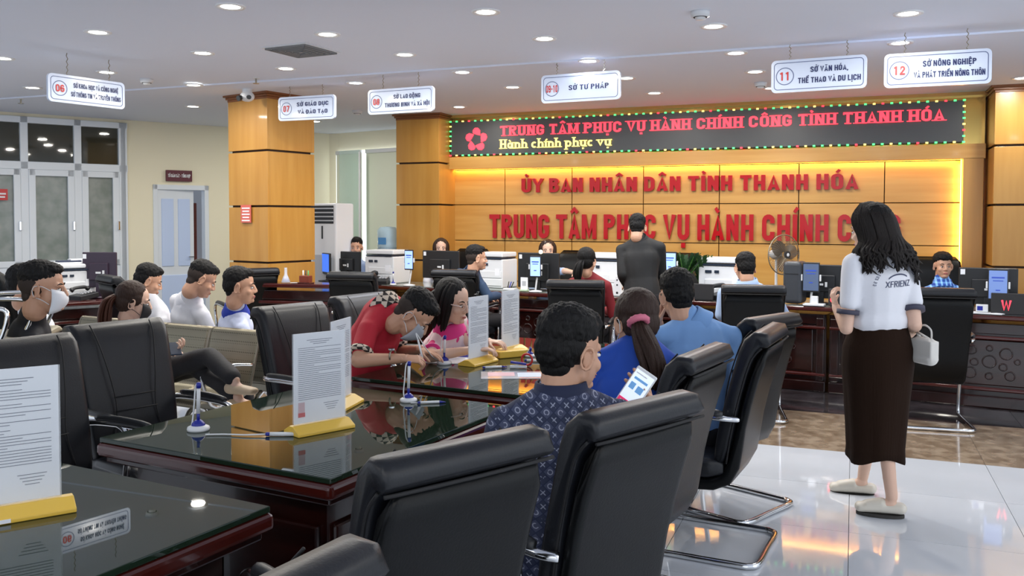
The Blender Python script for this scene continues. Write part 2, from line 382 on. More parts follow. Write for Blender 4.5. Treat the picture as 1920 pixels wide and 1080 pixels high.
# the two lines of raised letters: one thing per line, every letter a part
for nm, lab, txt, a, b, bold in (
        ('wall_lettering', 'upper smaller line of raised red letters, starting ỦY BAN NHÂN DÂN', 'ỦY BAN NHÂN DÂN TỈNH THANH HÓA', (978, 361), (1609, 361), .20),
        ('wall_lettering', 'lower larger line of raised red letters, starting TRUNG TÂM PHỤC VỤ', 'TRUNG TÂM PHỤC VỤ HÀNH CHÍNH CÔNG', (918, 446), (1688, 452), .19)):
    p, q = aty(*a, YW-.0), aty(*b, YW-.0); t = thing(nm, lab, 'lettering', (0, 0, 0), group='raised red wall lettering')
    top = aty(a[0], 335 if a[1] < 400 else 402, YW).z
    letters('letter', txt, red_m, t, p.x, q.x, p.z, top-p.z, YW+.025, .035, bold)
# LED board
ledb = thing('led_board', 'long dark LED display board running red and yellow text above the red lettering', 'display board', (0, 0, 0))
lx0, lx1, lz0, lz1 = -4.86, 1.06, 2.365, 2.80
lg_m = mat('led_panel_face', (.055, .060, .066), .45, bump=(220, .2))
M().box(((lx0+lx1)/2, YW-.10, (lz0+lz1)/2), (lx1-lx0, .10, lz1-lz0)).build('panel', lg_m, ledb, bevel=.004)
redled = mat('red_led', (1, .05, .08), .5, emit=(1, .035, .06), es=2.0)
yelled = mat('yellow_led', (1, .9, .2), .5, emit=(1, .80, .20), es=1.6)
grnled = mat('green_led', (.1, 1, .3), .5, emit=(.08, 1, .22), es=1.6)
YL = YW-.155
p = aty(938, 253, YL); q = aty(1770, 253, YL)
letters('letter', 'TRUNG TÂM PHỤC VỤ HÀNH CHÍNH CÔNG TỈNH THANH HÓA', redled, ledb, p.x, q.x, 2.595, .125, YL+.004, .008, .17, True)
p = aty(938, 275, YL); q = aty(1145, 275, YL)
letters('letter', 'Hành chính phục vụ', yelled, ledb, p.x, q.x, 2.435, .115, YL+.004, .008, .15, True)
# five-petal emblem
em = M(); c0 = aty(893, 262, YL); c0.y = YL
for k in range(5):
    a = PI/2+k*2*PI/5
    for (ra, rr) in ((.098, .045),):
        u = V((math.cos(a), 0, math.sin(a))); w_ = V((-math.sin(a), 0, math.cos(a)))
        pts = [u*.052-w_*.055, u*.12-w_*.052, u*.152-w_*.02, u*.150+w_*.022, u*.118+w_*.05, u*.085+w_*.048, u*.066+w_*.004]
        i = [em.P(c0+pp+V((0, -.002, 0))) for pp in pts]; j = [em.P(c0+pp+V((0, .006, 0))) for pp in pts]; em.face(i); em.face(j[::-1])
        for n_ in range(len(pts)): em.face((i[n_], j[n_], j[(n_+1) % len(pts)], i[(n_+1) % len(pts)]))
em.build('emblem', redled, ledb)
bl = M(); k = 0
def bulb(x, z):
    global k
    bl.cur = (1, 1, 2, 0, 1, 1, 2)[k % 7]; k += 1; bl.box((x, YL, z), (.026, .012, .018))
n = 68
for i in range(n+1): bulb(lx0+(lx1-lx0)*i/n, lz1)
for i in range(1, 7): bulb(lx1, lz1-(lz1-lz0)*i/7)
for i in range(n+1): bulb(lx1-(lx1-lx0)*i/n, lz0)
for i in range(1, 7): bulb(lx0, lz0+(lz1-lz0)*i/7)
bl.build('border_lights', [redled, grnled, yelled], ledb, kind='stuff')
# wall beyond the right column and side continuations
struct(M().box((3.2, YW+.2, 1.45), (3.0, .2, 2.9)).build('wall_right_of_column', wall_m)).name = 'wall_back'
struct(M().box((-2.0, 11.9, 1.45), (14, .1, 2.9)).build('wall_far', wall_m))

def clad_column(name, lab, cx, cy, wx, wy, rz, joints):
    t = thing(name, lab, 'column', (cx, cy, 0), rz)
    M().box((0, 0, CEIL/2), (wx-.03, wy-.03, CEIL)).build('core', gap_m, t)
    z = [0]+joints+[CEIL-.06]
    for a, b in zip(z, z[1:]):
        for (px_, py_, dx, dy) in ((0, -wy/2, wx, .03), (0, wy/2, wx, .03), (-wx/2, 0, .03, wy), (wx/2, 0, .03, wy)):
            M().box((px_, py_, (a+b)/2), (dx+(.03 if dx > .1 else 0), dy-(.03 if dy > .1 else 0), b-a-.022)).build('panel', wood_m, t, bevel=.003)
    m_ = M()
    for e, z0, z1 in ((.055, -.035, 0), (.035, -.06, -.035), (.02, -.085, -.06)):
        m_.box((0, 0, CEIL-.002+(z0+z1)/2), (wx+2*e, wy+2*e, z1-z0))
    m_.build('capital', woodd_m, t, bevel=.004); return t
jz = lambda x, y, d: W(x, y, d).z
colA = G(506, 9.6)
pc = G(503, 9.26); dA = math.radians(-14)
cxa, cya = pc.x-.31*math.cos(dA)-.31*math.sin(dA)+0, pc.y-.31*math.sin(dA)+.31*math.cos(dA)
clad_column('wood_column', 'free-standing gold wood column behind the air conditioner with a red notice on it', cxa, cya, .62, .62, dA, [1.08, 1.68, 2.27])
cL = aty(744, 300, YW-.43).x; cR = aty(824, 300, YW-.43).x
clad_column('wood_column', 'gold wood column at the left end of the lettering wall', (cL+cR)/2, YW-.12, cR-cL-.03, .62, 0, [1.02, 1.73, 2.26])
clad_column('wood_column', 'gold wood column at the right end of the lettering wall', 1.95, YW-.22, 1.28, .6, 0, [1.08, 1.70, 2.29])
# red notice on the first column
n0 = V((math.cos(dA-PI/2), math.sin(dA-PI/2), 0))
nt_ = V((pc.x, pc.y, 0))-V((math.cos(dA), math.sin(dA), 0))*.32+n0*.034; nt_.z = 1.60
nmat = mat('red_notice_sheet', (.62, .13, .10), .5)
s_ = thing('notice', 'small red and white paper notice on the free-standing column', 'notice', nt_, dA)
M().box((0, 0, 0), (.17, .004, .19)).build('sheet', nmat, s_)
pm = M()
for k in range(5): pm.box((0, -.003, .06-.033*k), (.13-.02*(k % 2), .002, .014))
pm.build('print', paper_m, s_)

# ---- left wall: glazing, cream wall, door
A0 = V((-10.17, 7.65, 0)); B0 = V((-7.72, 11.85, 0))
wdir = (B0-A0).normalized(); wn = V((wdir.y, -wdir.x, 0)); rzl = math.atan2(wdir.y, wdir.x)
def on_left(px, py):
    d = ray(px, py); a, b, c_, e = d.x, -wdir.x, d.y, -wdir.y; det = a*e-b*c_
    t = (A0.x*e-b*A0.y)/det; s = (a*A0.y-c_*A0.x)/det; return s, EYE+d.z*t
sL = lambda px: on_left(px, 400)[0]
lw = struct(M().box((0, 0, 0), (.001, .001, .001)).build('wall_left', wall_m)); lw.location = A0; lw.rotation_euler = (0, 0, rzl)
s237, s285, s390, sEnd = sL(239), sL(287), sL(391), (B0-A0).length+.05
zd = on_left(340, 347)[1]
def lbox(s0, s1, z0, z1, m_, nm='panel', t=.12, off=0, par=None, bev=0): return M().box(((s0+s1)/2, off+t/2, (z0+z1)/2), (s1-s0, t, z1-z0)).build(nm, m_, par or lw, bevel=bev)
lbox(s237, s285, 0, CEIL, wall_m, 'wall_section'); lbox(s390, sEnd, 0, CEIL, wall_m, 'wall_section'); lbox(s285, s390, zd, CEIL, wall_m, 'wall_section')
lbox(-3.0, s237, 2.84, CEIL, wall_m, 'wall_section')
# window_1: white profiles with dark and frosted panes
wn1 = struct(M().box((0, .05, .45), (.001, .001, .001)).build('window_1', pvc_m)); wn1.location = A0; wn1.rotation_euler = (0, 0, rzl)
top = 2.84; zt = on_left(100, 312)[1]; zt1 = zt+.05; zt0 = zt-.05
cuts = [-2.2, -1.2, sL(46), sL(146), sL(229)]
for s in cuts+[s237-.05]:
    lbox(s-.045, s+.045, 0, top, pvc_m, 'window_frame', .10, -.05, wn1, .006)
lbox(-3, s237, top-.08, top, pvc_m, 'window_frame', .10, -.05, wn1, .006)
lbox(-3, s237, zt0, zt1, pvc_m, 'window_frame', .10, -.05, wn1, .006)
lbox(-3, s237, 0, .92, pvc_m, 'window_frame', .08, -.04, wn1, .006)
for a, b in zip(cuts, cuts[1:]):
    lbox(a+.045, b-.045, zt1, top-.08, darkpane_m, 'pane', .008, .0, wn1)
    lbox(a+.045, b-.045, .92, zt0, frost_m, 'pane', .008, .0, wn1)
    M().box((a+.085, -.03, (zt0+.92)/2), (.08, .05, zt0-.92)).build('sash', pvc_m, wn1, bevel=.006)
    M().box((b-.085, -.03, (zt0+.92)/2), (.08, .05, zt0-.92)).build('sash', pvc_m, wn1, bevel=.006)
    M().box(((a+b)/2, -.03, zt0-.04), (b-a-.1, .05, .08)).build('sash', pvc_m, wn1, bevel=.006)
    M().box(((a+b)/2, -.03, .96), (b-a-.1, .05, .08)).build('sash', pvc_m, wn1, bevel=.006)
    M().box((b-.06, -.07, 1.45), (.03, .03, .12)).build('handle', chrome_m, wn1, bevel=.006)
# door_1 frame, half-open leaf and the lit lobby beyond
dr = struct(M().box((0, 0, 0), (.001, .001, .001)).build('door_1', pvc_m)); dr.location = A0; dr.rotation_euler = (0, 0, rzl)
lbox(s285-.0, s285+.06, 0, zd, pvc_m, 'door_frame', .14, -.02, dr, .005); lbox(s390-.06, s390, 0, zd, pvc_m, 'door_frame', .14, -.02, dr, .005)
lbox(s285, s390, zd-.07, zd, pvc_m, 'door_frame', .14, -.02, dr, .005)
leaf = struct(M().box((.26, .02, zd/2), (.52, .04, zd-.1)).build('door_2', pvc_m, bevel=.004)); leaf.location = A0+wdir*(s285+.06)+V((0, 0, 0)); leaf.rotation_euler = (0, 0, rzl+.10)
pw = mat('pale_blue_door_panel', (.55, .68, .95), .4)
for x_ in (.14, .375): M().box((x_, -.004, 1.35), (.17, .02, .95)).build('door_panel', pw, leaf, bevel=.006)
M().box((.26, -.004, .45), (.42, .02, .6)).build('door_panel', pw, leaf, bevel=.006)
M().tube([(.49, -.01, 1.0), (.49, -.05, 1.0), (.42, -.05, 1.0)], .01).build('handle', chrome_m, leaf)
# lobby objects seen through the doorway
lob = A0+wdir*((s390+sL(355))/2)-wn*1.6
struct(M().box((0, 0, 1.45), (3.2, .1, 2.9)).build('wall_lobby', mat('lobby_wall', (.78, .82, .9), .8))).location = A0+wdir*(s390+.1)-wn*2.4
bpy.data.objects['wall_lobby'].rotation_euler = (0, 0, rzl)
cab = thing('cabinet', 'dark red cabinet in the lobby beyond the open door', 'cabinet', lob-wn*.3, rzl)
M().box((0, 0, .9), (1.1, .35, 1.8)).build('body', mat('lobby_red', (.28, .07, .05), .5), cab, bevel=.01); M().box((0, -.18, .9), (.02, .02, 1.7)).build('door', pvc_m, cab)
pl_ = thing('potted_plant', 'green leafy plant seen through the open white door', 'plant', lob+wn*.35, rzl)
leaf_m = mat('green_leaf', (.05, .17, .025), .5, vary=((.12, .30, .06), (12, 12, 12), 2))
M().lathe([(.13, 0), (.17, .75), (.17, .95), (.14, .96)]).build('pot', white_m, pl_, True)
lm = M(); rr = random.Random(3)
for k in range(90):
    a = rr.uniform(0, 2*PI); h = rr.uniform(0, .42); r_ = rr.uniform(.02, .28); c = V((r_*math.cos(a), r_*math.sin(a), .98+h)); d = V((math.cos(a), math.sin(a), rr.uniform(-.2, .9))).normalized(); s = d.cross(V((0, 0, 1))).normalized()*.03
    lm.quad(c, c+d*.05+s, c+d*.13, c+d*.05-s)
lm.build('foliage', leaf_m, pl_, kind='stuff')
# maroon room sign
s_, z_ = on_left(334, 330); ps = A0+wdir*s_+wn*.035; ps.z = z_
sg = thing('room_sign', 'small maroon sign above the open white door', 'sign', ps, rzl)
M().box((0, 0, 0), (.36, .03, .155)).build('panel', mat('maroon', (.10, .006, .02), .4), sg, bevel=.004)
text_obj('text', 'TỔ GIÁM SÁT - TỔNG HỢP', paper_m, sg, Matrix.Translation((0, -.017, -.022)) @ Matrix.Rotation(PI/2, 4, 'X'), size=.062, bold=.001, fit=.31)
# red sign fragment at the picture's left edge
s_, z_ = on_left(1, 365); ps = A0+wdir*s_+wn*.06; ps.z = z_
sg = thing('red_sign', 'small red sign stuck on the leftmost window pane', 'sign', ps, rzl)
M().box((-.05, 0, 0), (.24, .01, .14)).build('panel', redp_m, sg); M().box((-.05, -.007, .01), (.2, .002, .02)).box((-.05, -.007, -.03), (.18, .002, .02)).build('print', paper_m, sg)
# ---- back-left wall with roller blinds and a glass partition
C0 = V((-7.72, 11.85, 0)); D0 = V((-5.3, 11.25, 0)); bdir = (D0-C0).normalized(); rzb = math.atan2(bdir.y, bdir.x)
w2 = struct(M().box(((D0-C0).length/2, .1, CEIL/2), ((D0-C0).length+.3, .12, CEIL)).build('wall_back_left', wall_m)); w2.location = C0; w2.rotation_euler = (0, 0, rzb)
wb = struct(M().box((1.3, .02, 1.5), (2.3, .03, 2.2)).build('window_2', mat('bright_window', (.9, .95, 1), .5, emit=(.85, .93, 1), es=1.5))); wb.location = C0; wb.rotation_euler = (0, 0, rzb)
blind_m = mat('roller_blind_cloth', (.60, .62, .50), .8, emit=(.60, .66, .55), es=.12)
for a, b, t_ in ((.20, .74, 'roller blind left of the glass partition behind the air conditioner'), (.84, 2.35, 'pale green roller blind behind the water bottle')):
    bl_ = thing('roller_blind', t_, 'blind', C0, rzb)
    M().box(((a+b)/2, -.03, 1.55), (b-a, .012, 2.0)).build('cloth', blind_m, bl_)
    M().box(((a+b)/2, -.04, 2.57), (b-a, .05, .06)).build('cassette', white_m, bl_, bevel=.01); M().box(((a+b)/2, -.03, .55), (b-a, .02, .025)).build('bottom_bar', white_m, bl_)
gp = thing('glass_partition', 'frameless glass partition with a bright edge behind the air conditioner', 'partition', C0, rzb)
gpm = glass('greenish_glass', (.55, .75, .68), .35)
M().box((.70, -.25, 1.3), (.42, .012, 2.55)).build('pane', gpm, gp); M().cyl((.92, -.25, 0), (.92, -.25, 2.55), .02).build('post', white_m, gp)

# ------------------------------------------------------------------ ceiling things
lit_m = mat('downlight_diffuser', (1, 1, .95), .5, emit=(1, .97, .86), es=16)
litb_m = mat('cool_downlight_diffuser', (.9, .93, 1), .5, emit=(.80, .84, 1), es=16)
ring_m = mat('downlight_rim', (.85, .85, .85), .4)
rim_me = M().lathe([(.062, .002), (.062, -.006), (.092, -.008), (.096, .002)], n=24).mesh('rim', ring_m, True)
dif = {c: M().lathe([(.001, -.004), (.066, -.004), (.066, .002)], n=24).mesh('diffuser', mm_) for c, mm_ in (('w', lit_m), ('b', litb_m))}
ROWS = [('the ceiling row nearest the viewer', [(5, 110), (183, 61), (432, 13)]),
        ('the second ceiling row', [(61, 165), (200, 136), (380, 100), (614, 65), (911, 23)]),
        ('the third ceiling row', [(363, 160), (536, 129), (759, 103), (1021, 73), (1338, 50), (1703, 26)]),
        ('the fourth ceiling row', [(362, 200), (667, 156, 'b'), (867, 136, 'b'), (1104, 115, 'b'), (1380, 100, 'b'), (1688, 81, 'b')]),
        ('the fifth ceiling row', [(961, 164), (1174, 147), (1416, 135)]),
        ('the ceiling row nearest the LED board', [(591, 228), (861, 201), (1227, 175), (1447, 166), (1917, 147)])]
ORD = ['leftmost', 'second from left', 'third from left', 'fourth from left', 'fifth from left', 'sixth from left']
for rn, lst in ROWS:
    for k, q in enumerate(lst):
        c = q[2] if len(q) > 2 else 'w'; z = CEIL if atz(q[0], q[1], CEIL).y < 7.13 else CEIL-.015
        p = atz(q[0], q[1], z-.005)
        t = thing('downlight', '%s lit round downlight, %s in %s' % ('cool white' if c == 'b' else 'warm white', ORD[k], rn), 'ceiling light', (p.x, p.y, z), group='recessed ceiling downlights')
        for me in (rim_me, dif[c]): link(me.name, me, t)
        area('downlight_beam', (p.x, p.y, z-.02), (p.x, p.y, 0), .13, .13, 15, (1, .95, .86) if c == 'w' else (.84, .88, 1), 'DISK')
for (rx, ry), wh in zip(((-1.0, -.6), (.6, -.6), (1.9, .9), (3.2, 2.2), (2.4, 3.6), (3.6, 5.0), (3.0, 6.8), (-3.4, -.4), (-6, 1.2)), ('behind the viewer to the left', 'behind the viewer to the right', 'right above the viewer', 'nearest on the right', 'right of the chair row', 'right of the walking woman', 'right above the counter end', 'far behind on the left', 'beyond the left picture edge')):   # the grid goes on outside the frame
    t = thing('downlight', 'downlight outside the view, '+wh, 'ceiling light', (rx, ry, CEIL), group='recessed downlights outside the view')
    link('rim', rim_me, t); link('diffuser', dif['w'], t)
    area('downlight_beam', (rx, ry, CEIL-.02), (rx, ry, 0), .13, .13, 15, (1, .96, .88), 'DISK')
def ceil_item(px, py, build, name, lab, cat, rz=0):
    p = atz(px, py, CEIL-.02); z = CEIL if p.y < 7.13 else CEIL-.015
    t = thing(name, lab, cat, (p.x, p.y, z), rz); build(t); return t
def detector(t):
    M().lathe([(.001, -.055), (.03, -.055), (.034, -.04), (.058, -.036), (.062, -.012), (.062, 0)], n=20).build('body', white_m, t, True)
    M().lathe([(.045, -.040), (.047, -.030)], n=20).build('vent_ring', blackm_m, t)
for px_, py_, l in ((275, 152, 'round white smoke detector beside sign 06'), (670, 208, 'small white smoke detector left of sign 08'), (1313, 27, 'round white smoke detector at the top of the picture'), (1426, 156, 'small smoke detector left of sign 11')):
    ceil_item(px_, py_, detector, 'smoke_detector', l, 'smoke detector')
def sprinkler(t):
    M().cyl((0, 0, 0), (0, 0, -.05), .008).build('stem', steel_m, t); M().lathe([(.03, -.052), (.03, -.056)], n=16).build('deflector', steel_m, t); M().lathe([(.035, 0), (.03, -.006)], n=16).build('cover', white_m, t)
ceil_item(39, 186, sprinkler, 'sprinkler', 'small fire sprinkler left of sign 06', 'sprinkler'); ceil_item(480, 150, sprinkler, 'sprinkler', 'small fire sprinkler above the security camera', 'sprinkler')
def vent(t):
    M().box((0, 0, -.004), (.52, .52, .008)).build('frame', white_m, t, bevel=.003)
    for k in range(5):
        s = .46-.09*k; m_ = M(); w_ = .018
        for sx_, sy_, dx, dy in ((0, s/2, s, w_), (0, -s/2, s, w_), (s/2, 0, w_, s), (-s/2, 0, w_, s)): m_.box((sx_, sy_, -.014-.003*k), (dx, dy, .01))
        m_.build('louvre', mat('grey_louvre', (.20, .21, .22), .6), t)
ceil_item(565, 98, vent, 'ceiling_vent', 'square grey air vent in the ceiling left of centre', 'vent', math.radians(-5)).scale = (.85, .85, 1)
cc = thing('security_camera', 'white dome security camera with two lenses on the free-standing column', 'camera', G(466, 9.1, CEIL-.09))
M().ell((0, 0, 0), (.075, .075, .055)).build('housing', white_m, cc, True); M().cyl((0, 0, .03), (0, 0, .09), .05).build('mount', white_m, cc)
M().cyl((-.03, -.07, -.02), (-.035, -.10, -.03), .028).build('lens', black_m, cc); M().cyl((.055, -.05, -.015), (.08, -.07, -.02), .022).build('lens', black_m, cc)
# hanging signs
rim_grey = mat('navy_outline', (.09, .12, .26), .5)
def rrect(w, h, r, n=6):
    return [(sx_*(w/2-r)+r*math.cos(a), sy_*(h/2-r)+r*math.sin(a)) for sx_, sy_, a0 in ((1, 1, 0), (-1, 1, PI/2), (-1, -1, PI), (1, -1, 3*PI/2)) for a in [a0+PI/2*i/n for i in range(n+1)]]
def hanging(num, lines, tl, tr, bl_, hooks, lab, d0, d1, tz=None):
    pa, pb = W(tl[0], tl[1], d0), W(tr[0], tr[1], d1); pc_ = W(bl_[0], bl_[1], d0)
    h = (pa-pc_).length; dv = pb-pa; w = math.hypot(dv.x, dv.y); z_ = (pa.z+pc_.z)/2; ctr = (pa+pb)/2
    zc = ((pa.z+pb.z)/2+(pa.z+pb.z)/2-h)/2
    t = thing('hanging_sign', lab, 'sign', (ctr.x, ctr.y, zc), math.atan2(dv.y, dv.x), group='department signs hanging from the ceiling')
    X = Matrix.Rotation(PI/2, 4, 'X')
    def slab(m_, poly, y0, y1):
        a = [m_.P((x, y0, z)) for x, z in poly]; b = [m_.P((x, y1, z)) for x, z in poly]; n = len(poly)
        m_.face(a); m_.face(b[::-1])
        for k in range(n): m_.face((a[k], b[k], b[(k+1) % n], a[(k+1) % n]))
    m_ = M(); slab(m_, rrect(w, h, .035), -.012, .012); m_.build('board', signw_m, t)
    o_, i_ = rrect(w-.04, h-.04, .028), rrect(w-.05, h-.05, .024); m_ = M()
    n = len(o_); a = [m_.P((x, -.0135, z)) for x, z in o_]; b = [m_.P((x, -.0135, z)) for x, z in i_]
    for k in range(n): m_.face((a[k], a[(k+1) % n], b[(k+1) % n], b[k]))
    m_.build('outline', rim_grey, t)
    r = h*.27; cx = -w/2+.035+r; m_ = M(); n = 32
    a = [m_.P((cx+r*math.cos(k*2*PI/n), -.0135, r*math.sin(k*2*PI/n))) for k in range(n)]; b = [m_.P((cx+(r-.006)*math.cos(k*2*PI/n), -.0135, (r-.006)*math.sin(k*2*PI/n))) for k in range(n)]
    for k in range(n): m_.face((a[k], a[(k+1) % n], b[(k+1) % n], b[k]))
    m_.build('ring', rim_grey, t)
    sz = h*.36; text_obj('number', num, redp_m, t, Matrix.Translation((cx, -.0145, -sz*.36)) @ X, size=sz, bold=.002, fit=r*(1.15 if len(num) < 3 else 1.6))
    x0 = cx+r+.03; x1 = w/2-.04; nl = len(lines)
    for k, (s, f) in enumerate(lines):
        sz = h*(.235 if nl > 1 else .25); zz = (0 if nl == 1 else (.16-.32*k)*h)-sz*.36
        text_obj('text', s, navy_m, t, Matrix.Translation(((x0+x1)/2, -.0145, zz)) @ X, size=sz, bold=.003, fit=(x1-x0)*f)
    for hx in hooks:
        m_ = M(); zt_ = CEIL-.01-zc; pts = [V((hx*w, 0, h/2-.005+ (zt_-h/2)*q/8)) for q in range(9)]
        for q in range(1, 8): pts[q].x += .006*(-1)**q
        m_.tube(pts, .0035, 5).build('chain', steel_m, t)
hanging('06', [('SỞ KHOA HỌC VÀ CÔNG NGHỆ', .9), ('SỞ THÔNG TIN VÀ TRUYỀN THÔNG', 1)], (88, 137), (232, 155), (93, 190), (-.25, .3), 'white hanging sign 06 with two lines of blue text, far left', 6.95, 7.5)
hanging('07', [('SỞ GIÁO DỤC', .85), ('VÀ ĐÀO TẠO', .8)], (523, 186), (629, 174), (526, 230), (-.3, .28), 'white hanging sign 07 in front of the free-standing column', 8.9, 8.65)
hanging('08', [('SỞ LAO ĐỘNG', .6), ('THƯƠNG BINH VÀ XÃ HỘI', 1)], (691, 171), (814, 159), (693, 217), (-.27, .27), 'white hanging sign 08 in front of the left wall column', 8.2, 7.9)
hanging('09-10', [('SỞ TƯ PHÁP', .75)], (1016, 141), (1164, 133), (1018, 193), (-.3, .3), 'white hanging sign 09-10 reading SỞ TƯ PHÁP', 7.55, 7.25)
hanging('11', [('SỞ VĂN HÓA,', .6), ('THỂ THAO VÀ DU LỊCH', 1)], (1447, 114), (1626, 103), (1450, 174), (-.3, .3), 'white hanging sign 11 left of the rightmost sign', 6.75, 6.45)
hanging('12', [('SỞ NÔNG NGHIỆP', .75), ('VÀ PHÁT TRIỂN NÔNG THÔN', 1)], (1658, 102), (1860, 91), (1662, 165), (-.3, .28), 'white hanging sign 12, the rightmost one', 6.3, 6.05)

# ================================================================== FURNITURE
def slab_sweep(m_, cl, hw, th, ends=((-1, .45), (-.985, .75), (-.95, .95), (-.88, 1), (.88, 1), (.95, .95), (.985, .75), (1, .45)), mid=7, puff=0, n_arc=4):
    """cushion: centreline cl [(y,z)], half widths hw, half thickness th; rounded sides and tips"""
    N = len(cl); cl = [V((0, a, b)) for a, b in cl]; nr = []
    for i in range(N):
        t = cl[min(i+1, N-1)]-cl[max(i-1, 0)]; t.normalize(); nr.append(V((0, -t.z, t.y)))
    st = [e for e in ends if e[0] < -.87]+[(-.87+1.74*k/mid, 1) for k in range(1, mid)]+[e for e in ends if e[0] > .87]
    rings = []
    for x, s in st:
        ring = []
        for sg_ in (1, -1):
            rng = range(N) if sg_ == 1 else range(N-1, -1, -1)
            for i in rng:
                p = cl[i]+nr[i]*th[i]*s*sg_; ring.append(V((x*hw[i], p.y, p.z)))
        rings.append(ring)
    m_.rings(rings)
def make_chair(lab, group):
    t = thing('conference_chair', lab, 'chair', group=group)
    # padded front of the back with its rolled top
    cl = [(-.165, .44), (-.185, .52), (-.205, .62), (-.232, .74), (-.262, .86), (-.290, .95), (-.312, .995), (-.340, 1.018), (-.368, 1.018), (-.390, .998)]
    th = [.020, .034, .036, .033, .032, .036, .040, .040, .034, .014]
    hw = [.205, .215, .222, .228, .232, .236, .238, .239, .239, .238]
    m_ = M(); slab_sweep(m_, cl, hw, th); bk = m_.build('back_cushion', leather2_m, t, True)
    # outer shell running down and under the seat
    cl = [(-.372, .975), (-.352, .92), (-.322, .83), (-.295, .73), (-.270, .62), (-.252, .52), (-.235, .44), (-.200, .375), (-.14, .345), (-.04, .335), (.10, .335), (.21, .350)]
    hw = [.200, .222, .224, .222, .218, .214, .212, .212, .214, .218, .222, .222]
    m_ = M(); slab_sweep(m_, cl, hw, [.010]+[.020]*4+[.024, .028, .030, .028, .024, .022, .012]); m_.build('back_shell', leather_m, t, True)
    m_ = M()
    for s in (-1, 1): m_.tube(smoothpath([(s*.232, -.36, .985), (s*.232, -.315, .93), (s*.228, -.28, .82), (s*.224, -.25, .70), (s*.218, -.222, .56), (s*.21, -.205, .45)], 4), .0045, 6)
    m_.tube(smoothpath([(-.236, -.392, .985), (0, -.398, .985), (.236, -.392, .985)], 4), .005, 6)
    m_.build('piping', seam_m, bk, True)
    m_ = M()
    for s in (-1, 1): m_.tube(smoothpath([(s*.150, -.300, 1.050), (s*.145, -.262, 1.005), (s*.132, -.228, .93), (s*.112, -.188, .80), (s*.098, -.164, .66), (s*.125, -.146, .52)], 4), .0032, 5)
    for z_, y_ in ((.72, -.195), (.655, -.181)): m_.tube([(-.105, y_+.022, z_), (.105, y_+.022, z_)], .003, 5)
    m_.build('seam', seam_m, bk, True)
    cl = [(-.19, .425), (-.12, .42), (0, .42), (.12, .425), (.20, .425), (.245, .405)]
    m_ = M(); slab_sweep(m_, cl, [.21, .225, .235, .238, .235, .225], [.03, .045, .050, .048, .042, .02]); m_.build('seat', leather2_m, t, True)
    side = [(.232, -.262, .66), (.262, -.20, .665), (.268, -.02, .672), (.268, .15, .668), (.268, .215, .635), (.266, .225, .57), (.262, .19, .46), (.260, .20, .32), (.258, .235, .10), (.258, .225, .028), (.258, .16, .016), (.258, -.25, .016), (.248, -.32, .016), (.20, -.35, .016)]
    pts = [V(p) for p in side]+[V((0, -.35, .016))]+[V((-x, y, z)) for x, y, z in reversed(side)]
    m_ = M(); m_.tube(smoothpath(pts, 4), .0145, 9, flat=1.0); m_.build('frame', chrome_m, t, True)
    for s in (-1, 1):
        m_ = M(); m_.tube(smoothpath([(s*.262, -.20, .684), (s*.268, -.05, .692), (s*.268, .10, .690), (s*.268, .145, .682)], 4), [.014]+[.02]*11+[.012], 8, flat=.7); m_.build('arm_pad', black_m, t, True)
    return t
CH = {}
proto = make_chair('black leather conference chair with its back to us, centre of the front row, second from the camera', 'black leather conference chairs at the right of the tables')
first = [True]
def place_chair(lat, d, az_back, lab, group, dz=0, face_sign=-1, drop=()):
    """lat,d: camera-frame place of the middle of the back's top; az_back: azimuth of the back's width axis"""
    a = az(az_back+90*face_sign); p = V((0, 0, 0))+_r*lat+_f*d; p = p+V((math.cos(a), math.sin(a), 0))*.36
    if first[0]:
        first[0] = False; proto.location = (p.x, p.y, 0); proto.rotation_euler = (0, 0, a-PI/2); proto['label'] = lab; proto['group'] = group; return proto
    return dup(proto, (p.x, p.y, 0), a-PI/2, lab, group, drop)
GR = 'black leather conference chairs right of the tables'
place_chair(-.10, 1.93, 49, 'black leather chair with its back to us at bottom centre, nearest whole chair back', GR)
place_chair(.36, 2.36, 46, 'black leather chair back just right of the man in the patterned navy shirt', GR)
place_chair(.745, 3.33, 31, 'black leather chair behind the woman in the bright blue shirt', GR)
place_chair(1.20, 4.02, 27, 'black leather chair seen edge-on behind the man in the light blue shirt', GR)
place_chair(1.36, 4.52, 46, 'empty black leather chair farthest along the right row, its rolled top catching light', GR)
place_chair(-.335, 1.15, 29, 'black leather chair cut off by the bottom edge, nearest the camera', GR)
GL = 'charcoal leather chairs left of the tables'
place_chair(-2.07, 3.62, 30, 'charcoal leather chair at the left edge behind the near document stand', GL, face_sign=1)
place_chair(-1.93, 4.22, 36, 'charcoal leather chair second from the left, in front of the crossed black trousers', GL, face_sign=1)
place_chair(-1.31, 5.10, 38, 'charcoal leather chair behind the red polo shirt, beside the steel bench', GL, face_sign=1)
place_chair(-1.03, 5.78, 32, 'charcoal leather chair farthest back in the left row, behind the red polo shirt', GL, face_sign=1)
GC = 'black leather chairs facing the counter'
CA = -21.3
def counter_chair(px_, y_, lab, turn=0):
    d = 820/(y_-411.0); place_chair((px_-960)/F_*d, d, 90-21+turn+8, lab, GC)
def cc_(px_, y_, turn, lab):
    d = 820/(y_-411.0); a = math.radians(82+turn); p = _r*((px_-960)/F_*d)+_f*d+V((math.cos(a), math.sin(a), 0))*.36
    dup(proto, (p.x, p.y, 0), a-PI/2, lab, GC)
cc_(657, 512, 14, 'black leather chair back in front of the computer with the blue side screen')
cc_(851, 507, 10, 'black leather chair back behind the woman with glasses')
cc_(1079, 526, 18, 'black leather chair back below the woman with the red top and ponytail')
cc_(1414, 535, 18, 'black leather chair back holding the man at the counter right of the standing man')
